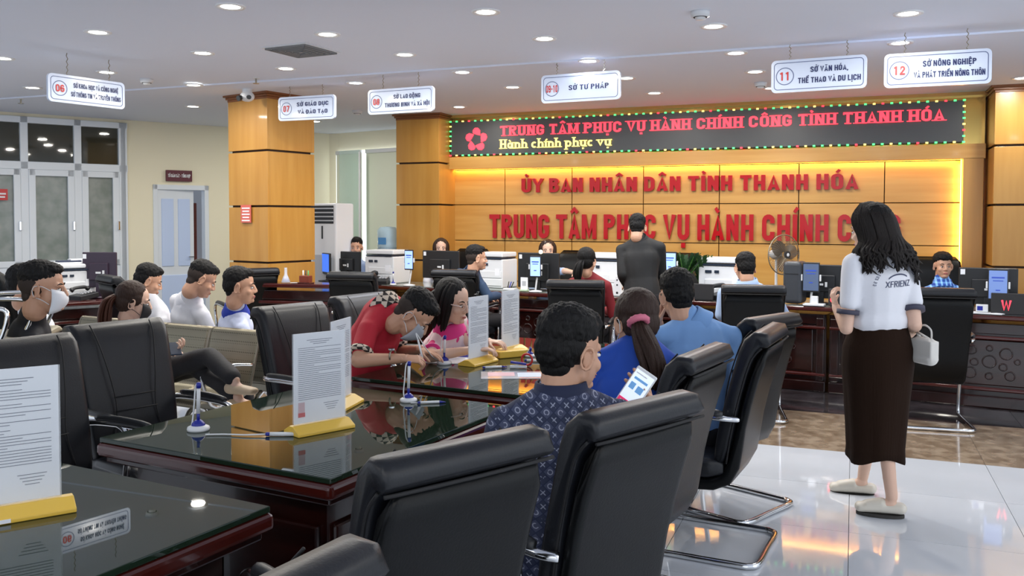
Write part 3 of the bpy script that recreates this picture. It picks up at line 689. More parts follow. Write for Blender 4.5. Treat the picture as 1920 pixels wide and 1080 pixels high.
cc_(1765, 540, 14, 'black leather chair back at the counter beside the standing woman, rightmost chair')
cc_(200, 519, -20, 'black leather chair at the left counter in front of the purple monitor')
cc_(478, 505, 60, 'black leather chair behind the head of the man with the blue collar')

# ---- tables with glass tops
def table(lab, A, B, C, gl=True, hz=.76):
    """A near-left, B near-right, C far-right corners"""
    A, B, C = V(A), V(B), V(C); u = (B-A); w = u.length; a = math.atan2(u.y, u.x); l = abs((C-B).dot(V((-math.sin(a), math.cos(a), 0))))
    t = thing('writing_table', lab, 'table', (A.x, A.y, 0), a, group='mahogany writing tables with glass tops')
    M().box((w/2, l/2, hz-.045), (w, l, .05)).build('table_top', maht_m, t, bevel=.016, seg=3)
    M().box((w/2, l/2, hz-.082), (w-.05, l-.05, .024)).build('moulding', mah_m, t, bevel=.006)
    M().box((w/2, l/2, hz-.010), (w-.02, l-.02, .018)).build('glass_top', glass_top_m, t, bevel=.003)
    i = .10
    M().box((w/2, l/2, (hz-.09)/2+.03), (w-2*i, l-2*i, hz-.15)).build('body', mah_m, t)
    M().box((w/2, l/2, .05), (w-2*i+.04, l-2*i+.04, .10)).build('plinth', mah_m, t, bevel=.01)
    for s in range(2):
        for k in range(2):
            pw_ = (w-2*i)/2-.05; M().box((i+.025+pw_/2+k*(pw_+.05), (i-.008) if s == 0 else (l-i+.008), .37), (pw_, .02, .40)).build('panel', mah_m, t, bevel=.012)
            pl2 = (l-2*i)/2-.05; M().box(((i-.008) if s == 0 else (w-i+.008), i+.025+pl2/2+k*(pl2+.05), .37), (.02, pl2, .40)).build('panel', mah_m, t, bevel=.012)
    return t
TZ = .76
def tz(x, y): p = atz(x, y, TZ); return (p.x, p.y, 0)
a2, b2, c2 = tz(178, 820), tz(620, 900), tz(943, 757)
table('mahogany table with dark green glass top, middle of the three, single document stand on it', a2, b2, c2)
u2 = (V(b2)-V(a2)).normalized(); v2 = V((-u2.y, u2.x, 0)); w2_ = (V(b2)-V(a2)).length
a3 = V(a2)+v2*1.40+u2*.03; b3 = a3+u2*w2_; table('mahogany table farthest back where the man in the red polo shirt is writing', a3, b3, b3+v2*1.72)
b1 = V(tz(517, 947)); a1 = b1-u2*w2_; table('mahogany table with green glass top at the bottom left corner', a1-v2*1.30, b1-v2*1.30, b1)

# ---- counter
KA = math.radians(-8.0); K0 = V((-5.45, 9.02, 0)); ku = V((math.cos(KA), math.sin(KA), 0)); kv = V((-ku.y, ku.x, 0))
KT = .77
def K(u, v, z=0): p = K0+ku*u+kv*v; p.z = z; return p
def kcoord(x, y, d=None, z=KT):
    p = atz(x, y, z); q = p-K0; return q.dot(ku), q.dot(kv)
rc = random.Random(5)
swirl = M()
def ring_relief(m_, cx, cz, r, y=-.012):
    m_.tube([(cx+r*math.cos(k*PI/8), y, cz+r*math.sin(k*PI/8)) for k in range(16)], .006, 5, closed=True)
def counter_unit(t, w, hh=KT, n=0):
    M().box((w/2, .30, (hh-.10)/2+.05), (w-.004, .56, hh-.14)).build('carcass', mah_m, t)
    M().box((w/2, .29, .05), (w-.002, .62, .10)).build('plinth', mah_m, t, bevel=.012)
    M().box((w/2, .0, .155), (w-.01, .05, .03)).build('moulding', maht_m, t, bevel=.01)
    M().box((w/2, .0, hh-.19), (w-.01, .05, .03)).build('moulding', maht_m, t, bevel=.01)
    M().box((w/2, .012, hh-.115), (w-.04, .02, .09)).build('frieze', mah_m, t, bevel=.006)
    for x in (.05, w-.05): M().box((x, .005, (hh-.1)/2+.05), (.07, .05, hh-.2)).build('stile', mah_m, t, bevel=.01)
    k = max(1, round((w-.2)/.62)); pw_ = (w-.2)/k
    for i in range(k):
        cx = .1+pw_*(i+.5)
        pn = M().box((cx, .012, .375), (pw_-.03, .022, .38)).build('carved_panel', mah_m, t, bevel=.01)
        m_ = M()
        for dx, dz, r in ((-.13, .10, .035), (-.11, .0, .028), (-.14, -.09, .045), (.12, .08, .045), (.10, -.03, .028), (.15, -.10, .035), (0, .12, .022), (0, -.11, .026), (.0, .01, .05), (.2, .02, .02), (-.2, .03, .02)):
            if abs(dx) < pw_/2-.05: ring_relief(m_, cx+dx, .375+dz, r, 0)
        m_.build('carving', mah_m, pn, True)
units = [(0, 1.75), (1.77, 1.75), (3.54, 1.75), (5.31, 1.75), (7.08, 1.75), (8.85, 1.4)]
names = ['left of the glasses woman', 'behind the tall paper stands', 'below the standing man in black', 'with the rings carved beside the standing woman', 'behind the standing woman and the rightmost chair', 'cut off by the right edge']
for (u0, w_), nm in zip(units, names):
    p = K(u0, 0); t = thing('counter_desk', 'carved dark mahogany counter desk '+nm, 'counter', p, KA, group='carved mahogany counter desks'); counter_unit(t, w_)
ct = thing('worktop', 'long mahogany worktop of the service counter carrying the monitors', 'counter', K(0, 0), KA)
M().box((5.12, .30, KT-.02), (10.28, .70, .04)).build('top_board', maht_m, ct, bevel=.012, seg=3)
M().box((5.12, .31, KT+.003), (10.1, .60, .006)).build('glass_sheet', mat('counter_glass', (.16, .19, .17), .04, spec=.8), ct)
# left stretch, nearer and taller, in front of the free-standing column
kl = G(455, 8.85); kr = G(632, 8.6); du = (kr-kl); LA = math.atan2(du.y, du.x); LW = du.length; LZ = .90
t = thing('counter_desk', 'taller mahogany counter desk in front of the free-standing column', 'counter', kl, LA, group='carved mahogany counter desks'); counter_unit(t, LW, LZ)
M().box((LW/2, .2, LZ-.02), (LW+.04, .50, .04)).build('worktop', maht_m, t, bevel=.012)
t.scale = (1, .55, 1)
def KL(u, v, z=0): return kl+V((math.cos(LA), math.sin(LA), 0))*u+V((-math.sin(LA), math.cos(LA), 0))*v+V((0, 0, z))
# left wall counter
q0 = G(-60, 7.5); q1 = G(200, 8.25); du = q1-q0; QA = math.atan2(du.y, du.x); QW = du.length
t = thing('counter_desk', 'mahogany counter desk at the far left carrying the copier and purple monitor', 'counter', q0, QA, group='carved mahogany counter desks'); counter_unit(t, QW, .78)
M().box((QW/2, .3, .76), (QW+.04, .72, .04)).build('worktop', maht_m, t, bevel=.012)

# ---- perforated steel bench seats
def bench(lab, p0, ang, n, pitch=.50):
    t = thing('waiting_bench', lab, 'bench', p0, ang, group='perforated steel waiting benches')
    M().box((n*pitch/2, 0, .36), (n*pitch-.05, .05, .06)).build('beam', steel_m, t, bevel=.008)
    for i in range(n):
        x = pitch*(i+.5); cl = [(.255, .395), (.23, .42), (.15, .415), (.0, .405), (-.12, .41), (-.175, .45), (-.20, .52), (-.235, .65), (-.265, .76), (-.285, .80), (-.30, .80)]
        m_ = M(); N = len(cl); nx = 15; hw = .225
        pts = smoothpath([(0, a, b) for a, b in cl], 3)
        ids = [[m_.P((x-hw+2*hw*j/nx, q.y-.006*math.cos(PI*(j/nx-.5))*0, q.z)) for j in range(nx+1)] for q in pts]
        for a, b in zip(ids, ids[1:]):
            for j in range(nx): m_.face((a[j], a[j+1], b[j+1], b[j]))
        o = m_.build('seat_shell', perf_m, t, True); s = o.modifiers.new('t', 'SOLIDIFY'); s.thickness = .006
        m_ = M(); m_.tube([(x-hw, q.y, q.z) for q in pts], .008, 6); m_.tube([(x+hw, q.y, q.z) for q in pts], .008, 6); m_.tube([(x-hw, -.30, .80), (x+hw, -.30, .80)], .011, 6); m_.build('rim', steel_m, t, True)
    for i in range(n+1):
        x = pitch*i; m_ = M(); m_.tube(smoothpath([(x, -.20, .60), (x, -.05, .62), (x, .15, .62), (x, .22, .58), (x, .15, .40), (x, .0, .37)], 4), .012, 7); m_.build('armrest', chrome_m, t, True)
    for x in (.3, n*pitch-.3):
        m_ = M(); m_.tube(smoothpath([(x, -.28, .015), (x, -.2, .05), (x, 0, .34), (x, .2, .05), (x, .28, .015)], 4), .02, 8); m_.build('leg', chrome_m, t, True)
    return t
perf_m = mat('perforated_sheet', (.26, .235, .175), .38, .75); nt, b_ = nodes_of(perf_m)
tc = nt.nodes.new('ShaderNodeTexCoord'); vo = nt.nodes.new('ShaderNodeTexVoronoi'); vo.inputs['Scale'].default_value = 60; vo.inputs['Randomness'].default_value = 0
gt = nt.nodes.new('ShaderNodeMath'); gt.operation = 'GREATER_THAN'; gt.inputs[1].default_value = .28
mx = nt.nodes.new('ShaderNodeMixRGB'); mx.inputs[1].default_value = (.10, .09, .06, 1); mx.inputs[2].default_value = (.25, .225, .16, 1)
nt.links.new(tc.outputs['Object'], vo.inputs['Vector']); nt.links.new(vo.outputs['Distance'], gt.inputs[0]); nt.links.new(gt.outputs[0], mx.inputs[0]); nt.links.new(mx.outputs[0], b_.inputs['Base Color'])
# bench facing the camera: right end near (490,600), runs left
e1 = W(490, 600, 5.75); e0 = W(286, 590, 6.25); du = V((e1.x-e0.x, e1.y-e0.y, 0)); BA = math.atan2(du.y, du.x)+PI
bu = V((math.cos(BA), math.sin(BA), 0)); bf = V((-bu.y, bu.x, 0)); bp = V((e1.x, e1.y, 0))+bf*.28
bench('perforated steel waiting bench facing us with a woman in black trousers on it', bp, BA, 4, .46)
bench('perforated steel bench in the back row under the men in white shirts', bp-bu*0+bu*1.84-bf*.60, BA+PI, 4, .46)

# ================================================================== THINGS ON THE COUNTER
CZ = KT+.0065
def rest(px, v, z=CZ):
    d = ray(px, 500); d = V((d.x, d.y, 0)); k = K0.dot(kv)+v; tt = k/d.dot(kv); p = d*tt; p.z = z; return p
def monitor(pos, rz, w, h, z0, lab, screen=None, cover=black_m):
    """screen faces local +y, its back (seen from the hall) faces local -y"""
    t = thing('monitor', lab, 'monitor', pos, rz, group='computer monitors on the counters')
    M().box((0, 0, z0+h/2), (w, .028, h)).build('case', cover, t, bevel=.008)
    M().box((0, -.022, z0+h*.45), (w*.55, .03, h*.5)).build('rear_housing', cover, t, bevel=.008)
    M().box((0, .0155, z0+h/2+.008), (w-.03, .002, h-.04)).build('screen', screen or mat('screen_glow', (.2, .3, .5), .2, emit=(.45, .6, 1), es=.5), t)
    M().box((0, -.02, (z0+.06)/2+.01), (.06, .025, z0+.10)).build('neck', cover, t, bevel=.005)
    M().lathe([(.10, 0), (.10, .012), (.03, .018)], n=24).build('foot', cover, t, True)
    M().box((-w*.43, -.0145, z0+h*.88), (.035, .002, .045)).build('sticker', paper_m, t)
    M().box((.0, -.038, z0+h*.42), (.05, .004, .018)).box((.05, -.038, z0+h*.42), (.02, .004, .045)).build('plugs', white_m, t)
    return t
RK = KA
def mon(px, v, w, h, z0, lab, rz=0, **k): return monitor(rest(px, v), RK+rz, w, h, z0, lab, **k)
blue_scr = mat('blue_screen', (.02, .08, .5), .2, emit=(.04, .18, .85), es=.9)
mon(650, .22, .44, .29, .08, 'black monitor back beside the bright blue screen, left end of the main counter')
bs = monitor(rest(612, .10), RK+PI-.5, .28, .26, .09, 'monitor showing a bright blue screen beyond the dark chair', screen=blue_scr)
mon(827, .16, .50, .32, .09, 'black monitor back in front of the woman with centre-parted hair')
mon(1010, .20, .50, .38, .03, 'black monitor back behind the lit phone on its stand, near the counter middle')
mon(1540, .22, .46, .31, .05, 'black monitor back with a dim tablet before it, left of the standing woman')
mon(1853, .20, .44, .31, .06, 'black monitor back near the right edge with a tablet before it')
purple = mat('dark_purple_plastic', (.035, .022, .040), .35)
q = q0+V((math.cos(QA), math.sin(QA), 0))*(QW*.86); q.z = .782
monitor(G(187, 8.45, .782), KA+.5, .33, .34, .10, 'dark purple monitor back on the far left counter', cover=purple)
lcd = mat('tablet_screen', (.3, .45, .9), .15, emit=(.30, .45, 1), es=1.0); lcdd = mat('dim_tablet_screen', (.10, .16, .34), .15, emit=(.14, .22, .50), es=.8)
lcdw = mat('screen_paper_white', (.7, .8, 1), .2, emit=(.62, .74, 1), es=1.0); lcdk = mat('screen_text', (.03, .06, .3), .3, emit=(.03, .08, .5), es=.5)
def tablet(px, v, zc, w, h, lab, scr=lcd, rz=0.0, base=True):
    p = rest(px, v); t = thing('tablet_stand', lab, 'tablet', p, RK+rz, group='lit feedback tablets on stands'); z = zc-p.z
    M().box((0, 0, z), (w, .012, h)).build('case', black_m, t, bevel=.008)
    sc_ = M().box((0, -.0072, z), (w-.018, .002, h-.03)).build('screen', scr, t)
    m_ = M(); m_.box((0, -.009, z+h*.22), (w*.62, .001, h*.05)); m_.box((0, -.009, z+h*.12), (w*.5, .001, h*.03)); m_.box((0, -.009, z-h*.18), (w*.22, .001, h*.04)); m_.build('text', lcdk, sc_)
    for s in (-1, 1): M().box((s*(w/2+.006), 0, z-h*.02), (.014, .02, h*.22)).build('clamp', white_m, t, bevel=.004)
    M().tube([(0, .02, z), (0, .04, z*.5), (0, .0, .01)], .01, 8).build('arm', white_m, t, True)
    M().lathe([(.07, 0), (.07, .01), (.02, .018)], n=20).build('foot', white_m, t, True)
tablet(767, .06, 1.075, .125, .235, 'lit blue tablet on a stand right of the black desk telephone')
tablet(1004, .04, 1.045, .13, .23, 'lit blue tablet in front of the middle monitor, beside the white card', rz=.08)
tablet(1256, .12, 1.12, .14, .22, 'lit tablet partly hidden by the standing man in black')
tablet(1521, .02, 1.03, .15, .27, 'dark tablet with a pale lower half before the monitor left of the standing woman', scr=mat('split_screen', (.05, .07, .12), .2, emit=(.10, .14, .24), es=.6))
tablet(1872, .02, 1.02, .15, .26, 'dim blue tablet before the rightmost monitor', scr=lcdd)
# white office machines
grey_m = mat('light_grey_plastic', (.45, .47, .50), .5); scr_m = mat('machine_glass', (.02, .03, .05), .2)
def copier(pos, rz, w, d, h, lab, top=False):
    t = thing('copier', lab, 'printer', pos, rz, group='white office copiers')
    M().box((0, 0, h*.40), (w, d, h*.80)).build('body', white_m, t, bevel=.012)
    M().box((0, 0, h*.93), (w*.97, d*.97, h*.13)).build('scanner_lid', white_m, t, bevel=.012)
    M().box((0, -.01, h*.83), (w*.9, d, h*.04)).build('output_slot', scr_m, t)
    M().box((-w*.28, -d/2-.006, h*.66), (w*.14, .012, h*.07)).build('control_panel', scr_m, t, bevel=.003)
    M().box((-w*.10, -d/2-.006, h*.66), (w*.10, .012, h*.07)).build('control_panel', scr_m, t, bevel=.003)
    for k in range(2): M().box((.02, -d/2-.005, h*(.16+.22*k)), (w*.8, .012, h*.19)).build('paper_drawer', white_m, t, bevel=.005)
    M().box((w*.32, -d/2-.012, h*.45), (w*.18, .003, h*.2)).build('notice_sheet', paper_m, t)
    if top:
        M().box((.0, 0, h+.006), (w*.8, d*.7, .012)).build('papers', paper_m, t); M().box((-.02, .0, h+.02), (w*.55, d*.4, .014)).build('folder', mat('navy_folder', (.02, .03, .07), .5), t); M().box((.06, .0, h+.034), (w*.4, d*.35, .012)).build('papers', paper_m, t)
copier(rest(727, .36), RK, .43, .34, .40, 'white copier behind the black desk telephone')
copier(rest(932, .42), RK, .34, .34, .40, 'white copier right of the man in the dark blue shirt')
copier(rest(1140, .38), RK, .42, .34, .42, 'white copier between the red top and the standing man')
copier(rest(1362, .40), RK, .46, .34, .40, 'white copier behind the leafy plant and handset')
copier(G(132, 8.5, .782), QA, .36, .34, .33, 'white copier with papers on its lid at the far left', top=True)
# desk telephones
def phone(pos, rz, lab, s=1):
    t = thing('desk_telephone', lab, 'telephone', pos, rz)
    t.scale = (s, s, s)
    M().box((0, 0, .03), (.18, .20, .05), R=Matrix.Rotation(.15, 3, 'X')).build('base', black_m, t, bevel=.008)
    m_ = M(); m_.tube(smoothpath([(-.06, -.09, .085), (-.06, -.05, .105), (-.06, .05, .11), (-.06, .09, .09)]), [.024]*4+[.016]*11+[.024]*4, 8); m_.build('handset', black_m, t, True)
    m_ = M()
    for i in range(3):
        for j in range(4): m_.box((.02+.028*i, -.07+.03*j, .062+.004*j), (.018, .016, .008))
    m_.build('keys', grey_m, t)
phone(rest(712, .10), RK+.4, 'black desk telephone in front of the white copier, left part of the counter', 1.25)
phone(rest(1358, .12), RK-.5, 'black telephone handset left of the man in the light blue shirt at the counter', 1.25)
phone(G(156, 8.27, .782), RK, 'black telephone on the far left counter below the copier')
# queue displays
def queue(px, v, w, lab, txt, off=0, h=.15):
    t = thing('queue_display', lab, 'display', rest(px, v), RK, group='small red LED queue displays')
    M().box((0, 0, h/2+.006), (w, .05, h)).build('case', blackm_m, t, bevel=.004)
    M().box((0, .0, .003), (w*.8, .08, .006)).build('foot', black_m, t)
    text_obj('text', txt, redled, t, Matrix.Translation((off, -.0265, .035)) @ Matrix.Rotation(PI/2, 4, 'X'), size=.12, t=.17)
queue(1313, .0, .26, 'small black queue display with one red digit before the leafy plant', '1', -.10)
queue(1577, .02, .20, 'small queue display glowing red beside the standing woman hand', '8', -.06)
queue(1915, .0, .42, 'black queue display with a red W at the right edge', 'W', -.10, .17)
# plants
def leafy(pos, lab, n, spread, height, seed, pot=True):
    t = thing('potted_plant', lab, 'plant', pos); r = random.Random(seed)
    M().lathe([(.045, 0), (.065, .10), (.068, .105), (.058, .10)]).build('pot', mat('dark_pot', (.03, .03, .03), .4), t, True)
    m_ = M(); st_ = M()
    for k in range(n):
        a = r.uniform(0, 2*PI); lean = r.uniform(.1, 1)*spread; h = height*r.uniform(.7, 1)
        pts = smoothpath([(0, 0, .09), (math.cos(a)*lean*.35, math.sin(a)*lean*.35, .09+h*.5), (math.cos(a)*lean, math.sin(a)*lean, .09+h)], 5); st_.tube(pts, .004, 5)
        for j in range(3, len(pts)):
            for s in (-1, 1):
                c = pts[j]; dr_ = (pts[j]-pts[j-1]).normalized(); side = dr_.cross(V((0, 0, 1)));  side = side.normalized() if side.length > .01 else V((1, 0, 0))
                d = (dr_*.6+side*s*.8+V((0, 0, .1))).normalized(); w_ = d.cross(side.cross(dr_)).normalized()*.019; L = .072
                m_.quad(c, c+d*L*.5+w_, c+d*L, c+d*L*.5-w_)
    st_.build('stems', leaf_m, t); m_.build('foliage', mat('glossy_dark_leaf', (.018, .06, .018), .35), t, kind='stuff')
leafy(rest(1283, .22), 'dark green plant with glossy leaflets close to the standing man in black', 14, .16, .34, 2)
leafy(rest(1316, .30), 'thin-stemmed plant with few leaves in front of the white copier', 9, .22, .32, 9)
# small stands and cards
t = thing('card_stand', 'white card on a pale green stand beside the middle tablet', 'stand', rest(983, .03), RK)
M().box((0, 0, .012), (.09, .06, .02)).build('foot', mat('pale_green', (.45, .6, .42), .4), t, bevel=.004); M().box((0, 0, .085), (.085, .006, .13)).build('card', paper_m, t); M().box((0, -.004, .085), (.045, .001, .05)).build('print', grey_m, t)
t = thing('leaflet_stand', 'white triangular stand with dark dots right of the red top', 'stand', rest(1157, .05), RK)
m_ = M(); m_.T = Matrix.Rotation(PI/2, 4, 'X'); m_.prism([(-.06, 0), (.07, 0), (.02, .20), (-.005, .20)], -.02, .02); m_.build('panel', white_m, t, bevel=.003)
for z_, r_ in ((.16, .008), (.11, .009), (.03, .012)): M().cyl((0.01, -.022, z_), (.01, -.020, z_), r_, n=12).build('dot', black_m, t)
def penstand(pos, rz, lab, s=1, col=white_m, pen_to=None, tall=.13):
    t = thing('pen_holder', lab, 'pen holder', pos, rz, group='blue and white desk pen holders'); t.scale = (s, s, s)
    M().lathe([(.034, 0), (.036, .006), (.034, .012), (.016, .020)], n=24).build('base', white_m, t, True)
    M().lathe([(.024, .012), (.020, .024), (.009, .034)], n=20).build('collar', blue_m, t, True)
    M().cyl((0, 0, .025), (0, 0, .062), .0055, .005).build('socket', blue_m, t, True)
    M().cyl((0, 0, .055), (.003, 0, tall), .006).build('pen', white_m, t, True); M().cyl((.003, 0, tall-.012), (.0035, 0, tall+.006), .0075).build('pen_cap', blue_m, t, True)
    pts = smoothpath([(.002, 0, tall+.004), (-.010, 0, tall-.01), (-.016, .0, tall*.55), (-.020, -.004, .03), (-.005, -.030, .006)], 5); M().tube(pts, .0028, 6).build('cord', white_m, t, True)
    return t
def loose_pen(pos, rz, lab, cord=None, s=1):
    t = thing('desk_pen', lab, 'pen', pos, rz, group='white pens with blue ends lying on the tables'); t.scale = (s,)*3
    M().cyl((-.045, 0, .0065), (.045, 0, .0065), .0065).build('barrel', white_m, t, True); M().cyl((.045, 0, .0065), (.075, 0, .0045), .0062, .0025).build('tip', blue_m, t, True); M().cyl((-.058, 0, .0065), (-.045, 0, .0065), .006).build('end_cap', blue_m, t, True)
    if cord: M().tube(smoothpath(cord, 6), .0026, 6).build('cord', white_m, t, True)
    return t
penstand(rest(737, .04), 0, 'white pen holder on the counter between telephone and lit tablet', 1.15)
t = thing('ruler_cup', 'clear cup with a teal slip right of the dark blue shirt', 'cup', rest(876, .30))
M().lathe([(.03, 0), (.035, .10), (.033, .10), (.028, .006)], n=20).build('cup', glass('teal_clear', (.35, .75, .72), .5), t, True); M().box((0, 0, .09), (.03, .004, .16), R=Matrix.Rotation(.3, 3, 'Y')).build('slip', mat('teal_paper', (.2, .6, .55), .5), t)
t = thing('pen_tray', 'white tray with dark pens near the dark blue sleeve', 'tray', rest(957, .08), RK)
M().box((0, 0, .012), (.14, .09, .02)).build('tray', white_m, t, bevel=.004)
for k, c in enumerate((black_m, blue_m, black_m)): M().cyl((-.02+.02*k, -.02, .03), (-.03+.03*k, .02, .09), .006).build('pen', c, t, True)
t = thing('stamp_pad', 'small white and blue box on the counter near the right edge', 'box', rest(1843, .02), RK)
M().box((0, 0, .006), (.15, .10, .012)).build('tray', white_m, t, bevel=.003); M().box((0, 0, .045), (.09, .05, .06)).build('box', white_m, t, bevel=.004); M().box((-.015, -.0265, .045), (.04, .002, .035)).build('mark', blue_m, t)
t = thing('tablet_tray', 'white cable tray under the dark tablet left of the standing woman', 'tray', rest(1528, .0), RK)
M().box((0, 0, .01), (.18, .10, .018)).build('tray', white_m, t, bevel=.004); M().box((0, .01, .05), (.06, .04, .07)).build('block', white_m, t, bevel=.006)
# left stretch: vase, disc, wooden pen box
t = thing('glass_flask', 'narrow-necked clear glass flask on the counter before the column', 'flask', KL(.44, .07, LZ))
M().lathe([(.001, .004), (.045, .004), (.046, .012), (.030, .055), (.016, .085), (.014, .15), (.018, .155), (.012, .15), (.010, .09), (.026, .055), (.040, .014), (.001, .01)], n=24).build('flask', glass('clear_flask', (.8, .85, .95), .35), t, True)
M().lathe([(.001, .01), (.038, .012), (.026, .045), (.001, .045)], n=20).build('filling', mat('blue_filling', (.05, .05, .3), .4), t, True)
t = thing('wooden_pen_box', 'small dark red wooden pen box with pens beside the glass flask', 'pen box', KL(.66, .07, LZ))
M().box((0, 0, .045), (.12, .06, .07)).build('box', mat('red_brown_wood', (.16, .03, .015), .35), t, bevel=.006); M().box((0, 0, .006), (.15, .08, .012)).build('base', maht_m, t, bevel=.003)
for k in range(3): M().cyl((-.03+.03*k, 0, .05), (-.035+.03*k, .01, .13), .006).build('pen', (white_m, black_m, mat('green_pen', (.05, .3, .1), .4))[k], t, True)
t = thing('saucer', 'small pale dish on the counter between flask and pen box', 'dish', KL(.55, .04, LZ)); M().lathe([(.001, .002), (.03, .002), (.045, .010), (.001, .006)], n=20).build('dish', white_m, t, True)
t = thing('small_lamp', 'tiny bright clip light on top of the middle monitor', 'lamp', rest(1015, .20, CZ+.42)); M().ell((0, -.02, 0), (.022, .022, .022)).build('bulb', mat('bulb', (1, .95, .7), .5, emit=(1, .93, .6), es=4), t, True)
# air conditioner tower
p = G(622, 11.0); t = thing('air_conditioner', 'tall white floor-standing air conditioner with a dark grille', 'air conditioner', p, math.radians(-12))
aw = .46; M().box((0, 0, .87), (aw, .32, 1.74)).build('body', white_m, t, bevel=.02)
M().box((0, -.162, 1.60), (aw*.84, .01, .22)).build('grille_recess', black_m, t)
for k in range(4): M().box((0, -.170, 1.525+.05*k), (aw*.84, .02, .016)).build('louvre', grey_m, t)
M().box((-.0, -.163, 1.38), (.02, .006, .16)).build('display', black_m, t); M().box((0, -.163, .70), (aw*.7, .006, .8)).build('lower_panel', grey_m, t, bevel=.004)
# water dispenser
p = G(727, 11.5); t = thing('water_dispenser', 'white water dispenser with an upturned clear bottle left of the wall column', 'dispenser', p, math.radians(-10))
M().box((0, 0, .5), (.30, .30, 1.0)).build('cabinet', white_m, t, bevel=.02)
M().lathe([(.03, 1.0), (.04, 1.07), (.13, 1.13), (.135, 1.22), (.128, 1.25), (.135, 1.28), (.135, 1.40), (.10, 1.44), (.001, 1.45)], n=28).build('bottle', glass('water_bottle_blue', (.50, .70, .85), .55), t, True)
M().box((.02, -.137, 1.26), (.13, .004, .09)).build('bottle_label', mat('bottle_label_blue', (.10, .30, .60), .5), t)
# standing fan
p = W(1462, 477, 9.05); t = thing('standing_fan', 'round standing fan behind the counter against the wood wall', 'fan', (p.x, p.y, 0), KA+.95)
fz = p.z; R0 = .205; fy = -.06
m_ = M(); m_.tube([(R0*math.cos(k*PI/18), fy, fz+R0*math.sin(k*PI/18)) for k in range(36)], .006, 6, closed=True); m_.build('guard_rim', steel_m, t, True)
m_ = M()
for k in range(48):
    a = k*PI/24; c_, s_ = math.cos(a), math.sin(a)
    for sg_, yy in ((-1, -.115), (1, -.005)): m_.tube([(R0*c_, fy, fz+R0*s_), (R0*.85*c_, fy+(yy-fy)*.8, fz+R0*.85*s_), (.04*c_, yy, fz+.04*s_)], .0015, 4)
m_.build('guard_wires', steel_m, t, kind='stuff')
fan_b = mat('smoked_fan_blade', (.11, .08, .055), .3, alpha=.95)
for k in range(3):
    a = k*2*PI/3+.3; m_ = M(); rg = []
    for j in range(5):
        r_ = .03+.15*j/4; wv = .035+.05*math.sin(PI*min(1, .15+j/4*.8)); row = []
        for i in range(5):
            b = a+(i/4-.5)*wv*2/max(r_, .07); row.append(m_.P((r_*math.cos(b), fy+.03*(i/4-.5), fz+r_*math.sin(b))))
        rg.append(row)
    for r1_, r2_ in zip(rg, rg[1:]):
        for i in range(4): m_.face((r1_[i], r1_[i+1], r2_[i+1], r2_[i]))
    m_.build('blade', fan_b, t, True)
M().cyl((0, -.12, fz), (0, -.10, fz), .036, .04, n=20).build('centre_badge', blackm_m, t); M().lathe([(.001, -.125), (.018, -.122)], (0, 0, fz), n=12, axis=V((0, 1, 0))).build('badge_dot', white_m, t)
M().ell((0, .06, fz), (.055, .085, .055)).build('motor', grey_m, t, True); M().cyl((0, .05, .04), (0, .05, fz-.03), .014).build('pole', grey_m, t, True); M().lathe([(.20, 0), (.20, .02), (.03, .05)], (0, .05, 0)).build('base', grey_m, t, True)
# office chairs of the staff
def exec_chair():
    t = thing('office_chair', 'x', 'chair', group='black office chairs behind the counter')
    cl = [(-.20, .52), (-.23, .66), (-.25, .82), (-.29, .98), (-.33, 1.10), (-.35, 1.16)]
    m_ = M(); slab_sweep(m_, cl, [.20, .24, .25, .25, .235, .19], [.03, .05, .05, .055, .055, .02]); m_.build('backrest', leather_m, t, True)
    m_ = M(); slab_sweep(m_, [(-.22, .46), (0, .45), (.2, .455), (.26, .44)], [.22, .25, .25, .23], [.03, .055, .055, .02]); m_.build('seat', leather_m, t, True)
    for s in (-1, 1): M().tube(smoothpath([(s*.27, -.22, .60), (s*.28, -.1, .68), (s*.28, .12, .68), (s*.26, .1, .46)]), .018, 8).build('armrest', black_m, t, True)
    M().cyl((0, 0, .08), (0, 0, .42), .03).build('column', chrome_m, t, True)
    for k in range(5): a = k*2*PI/5; M().tube([(0, 0, .10), (.28*math.cos(a), .28*math.sin(a), .06)], .02, 6).cyl((.28*math.cos(a), .28*math.sin(a), 0), (.28*math.cos(a), .28*math.sin(a), .05), .025).build('leg', black_m, t, True)
    return t
ec = exec_chair(); EX = [(870, 11.0, 'rounded black office chair between the parted-hair woman and the dark blue shirt', .2), (1066, 10.45, 'rounded black office chair behind the woman in pale blue with the hair fringe', .1), (1262, 9.75, 'rounded black office chair right of the standing man in black', 0), (1757, 8.85, 'dark office chair behind the clerk in the blue checked shirt', .1), (702, 11.4, 'dark office chair behind the clerk at the left computer', 0), (18, 6.7, 'large dark office chair at the left edge behind the man in black', PI+.35)]
for k, (px, d, lab, rz) in enumerate(EX):
    p = G(px, d); o = ec if k == 0 else dup(ec, p, 0, lab); o.location = p; o.rotation_euler = (0, 0, KA+PI+rz); o['label'] = lab
t = thing('computer_case', 'dark grey rounded computer case left of the monitor by the standing woman', 'computer', rest(1491, .10), RK-.1)
M().box((0, 0, .20), (.17, .20, .385)).build('case', mat('slate_plastic', (.035, .040, .048), .4), t, bevel=.035, seg=4); M().box((-.0, -.102, .28), (.12, .004, .006)).build('slot', black_m, t)

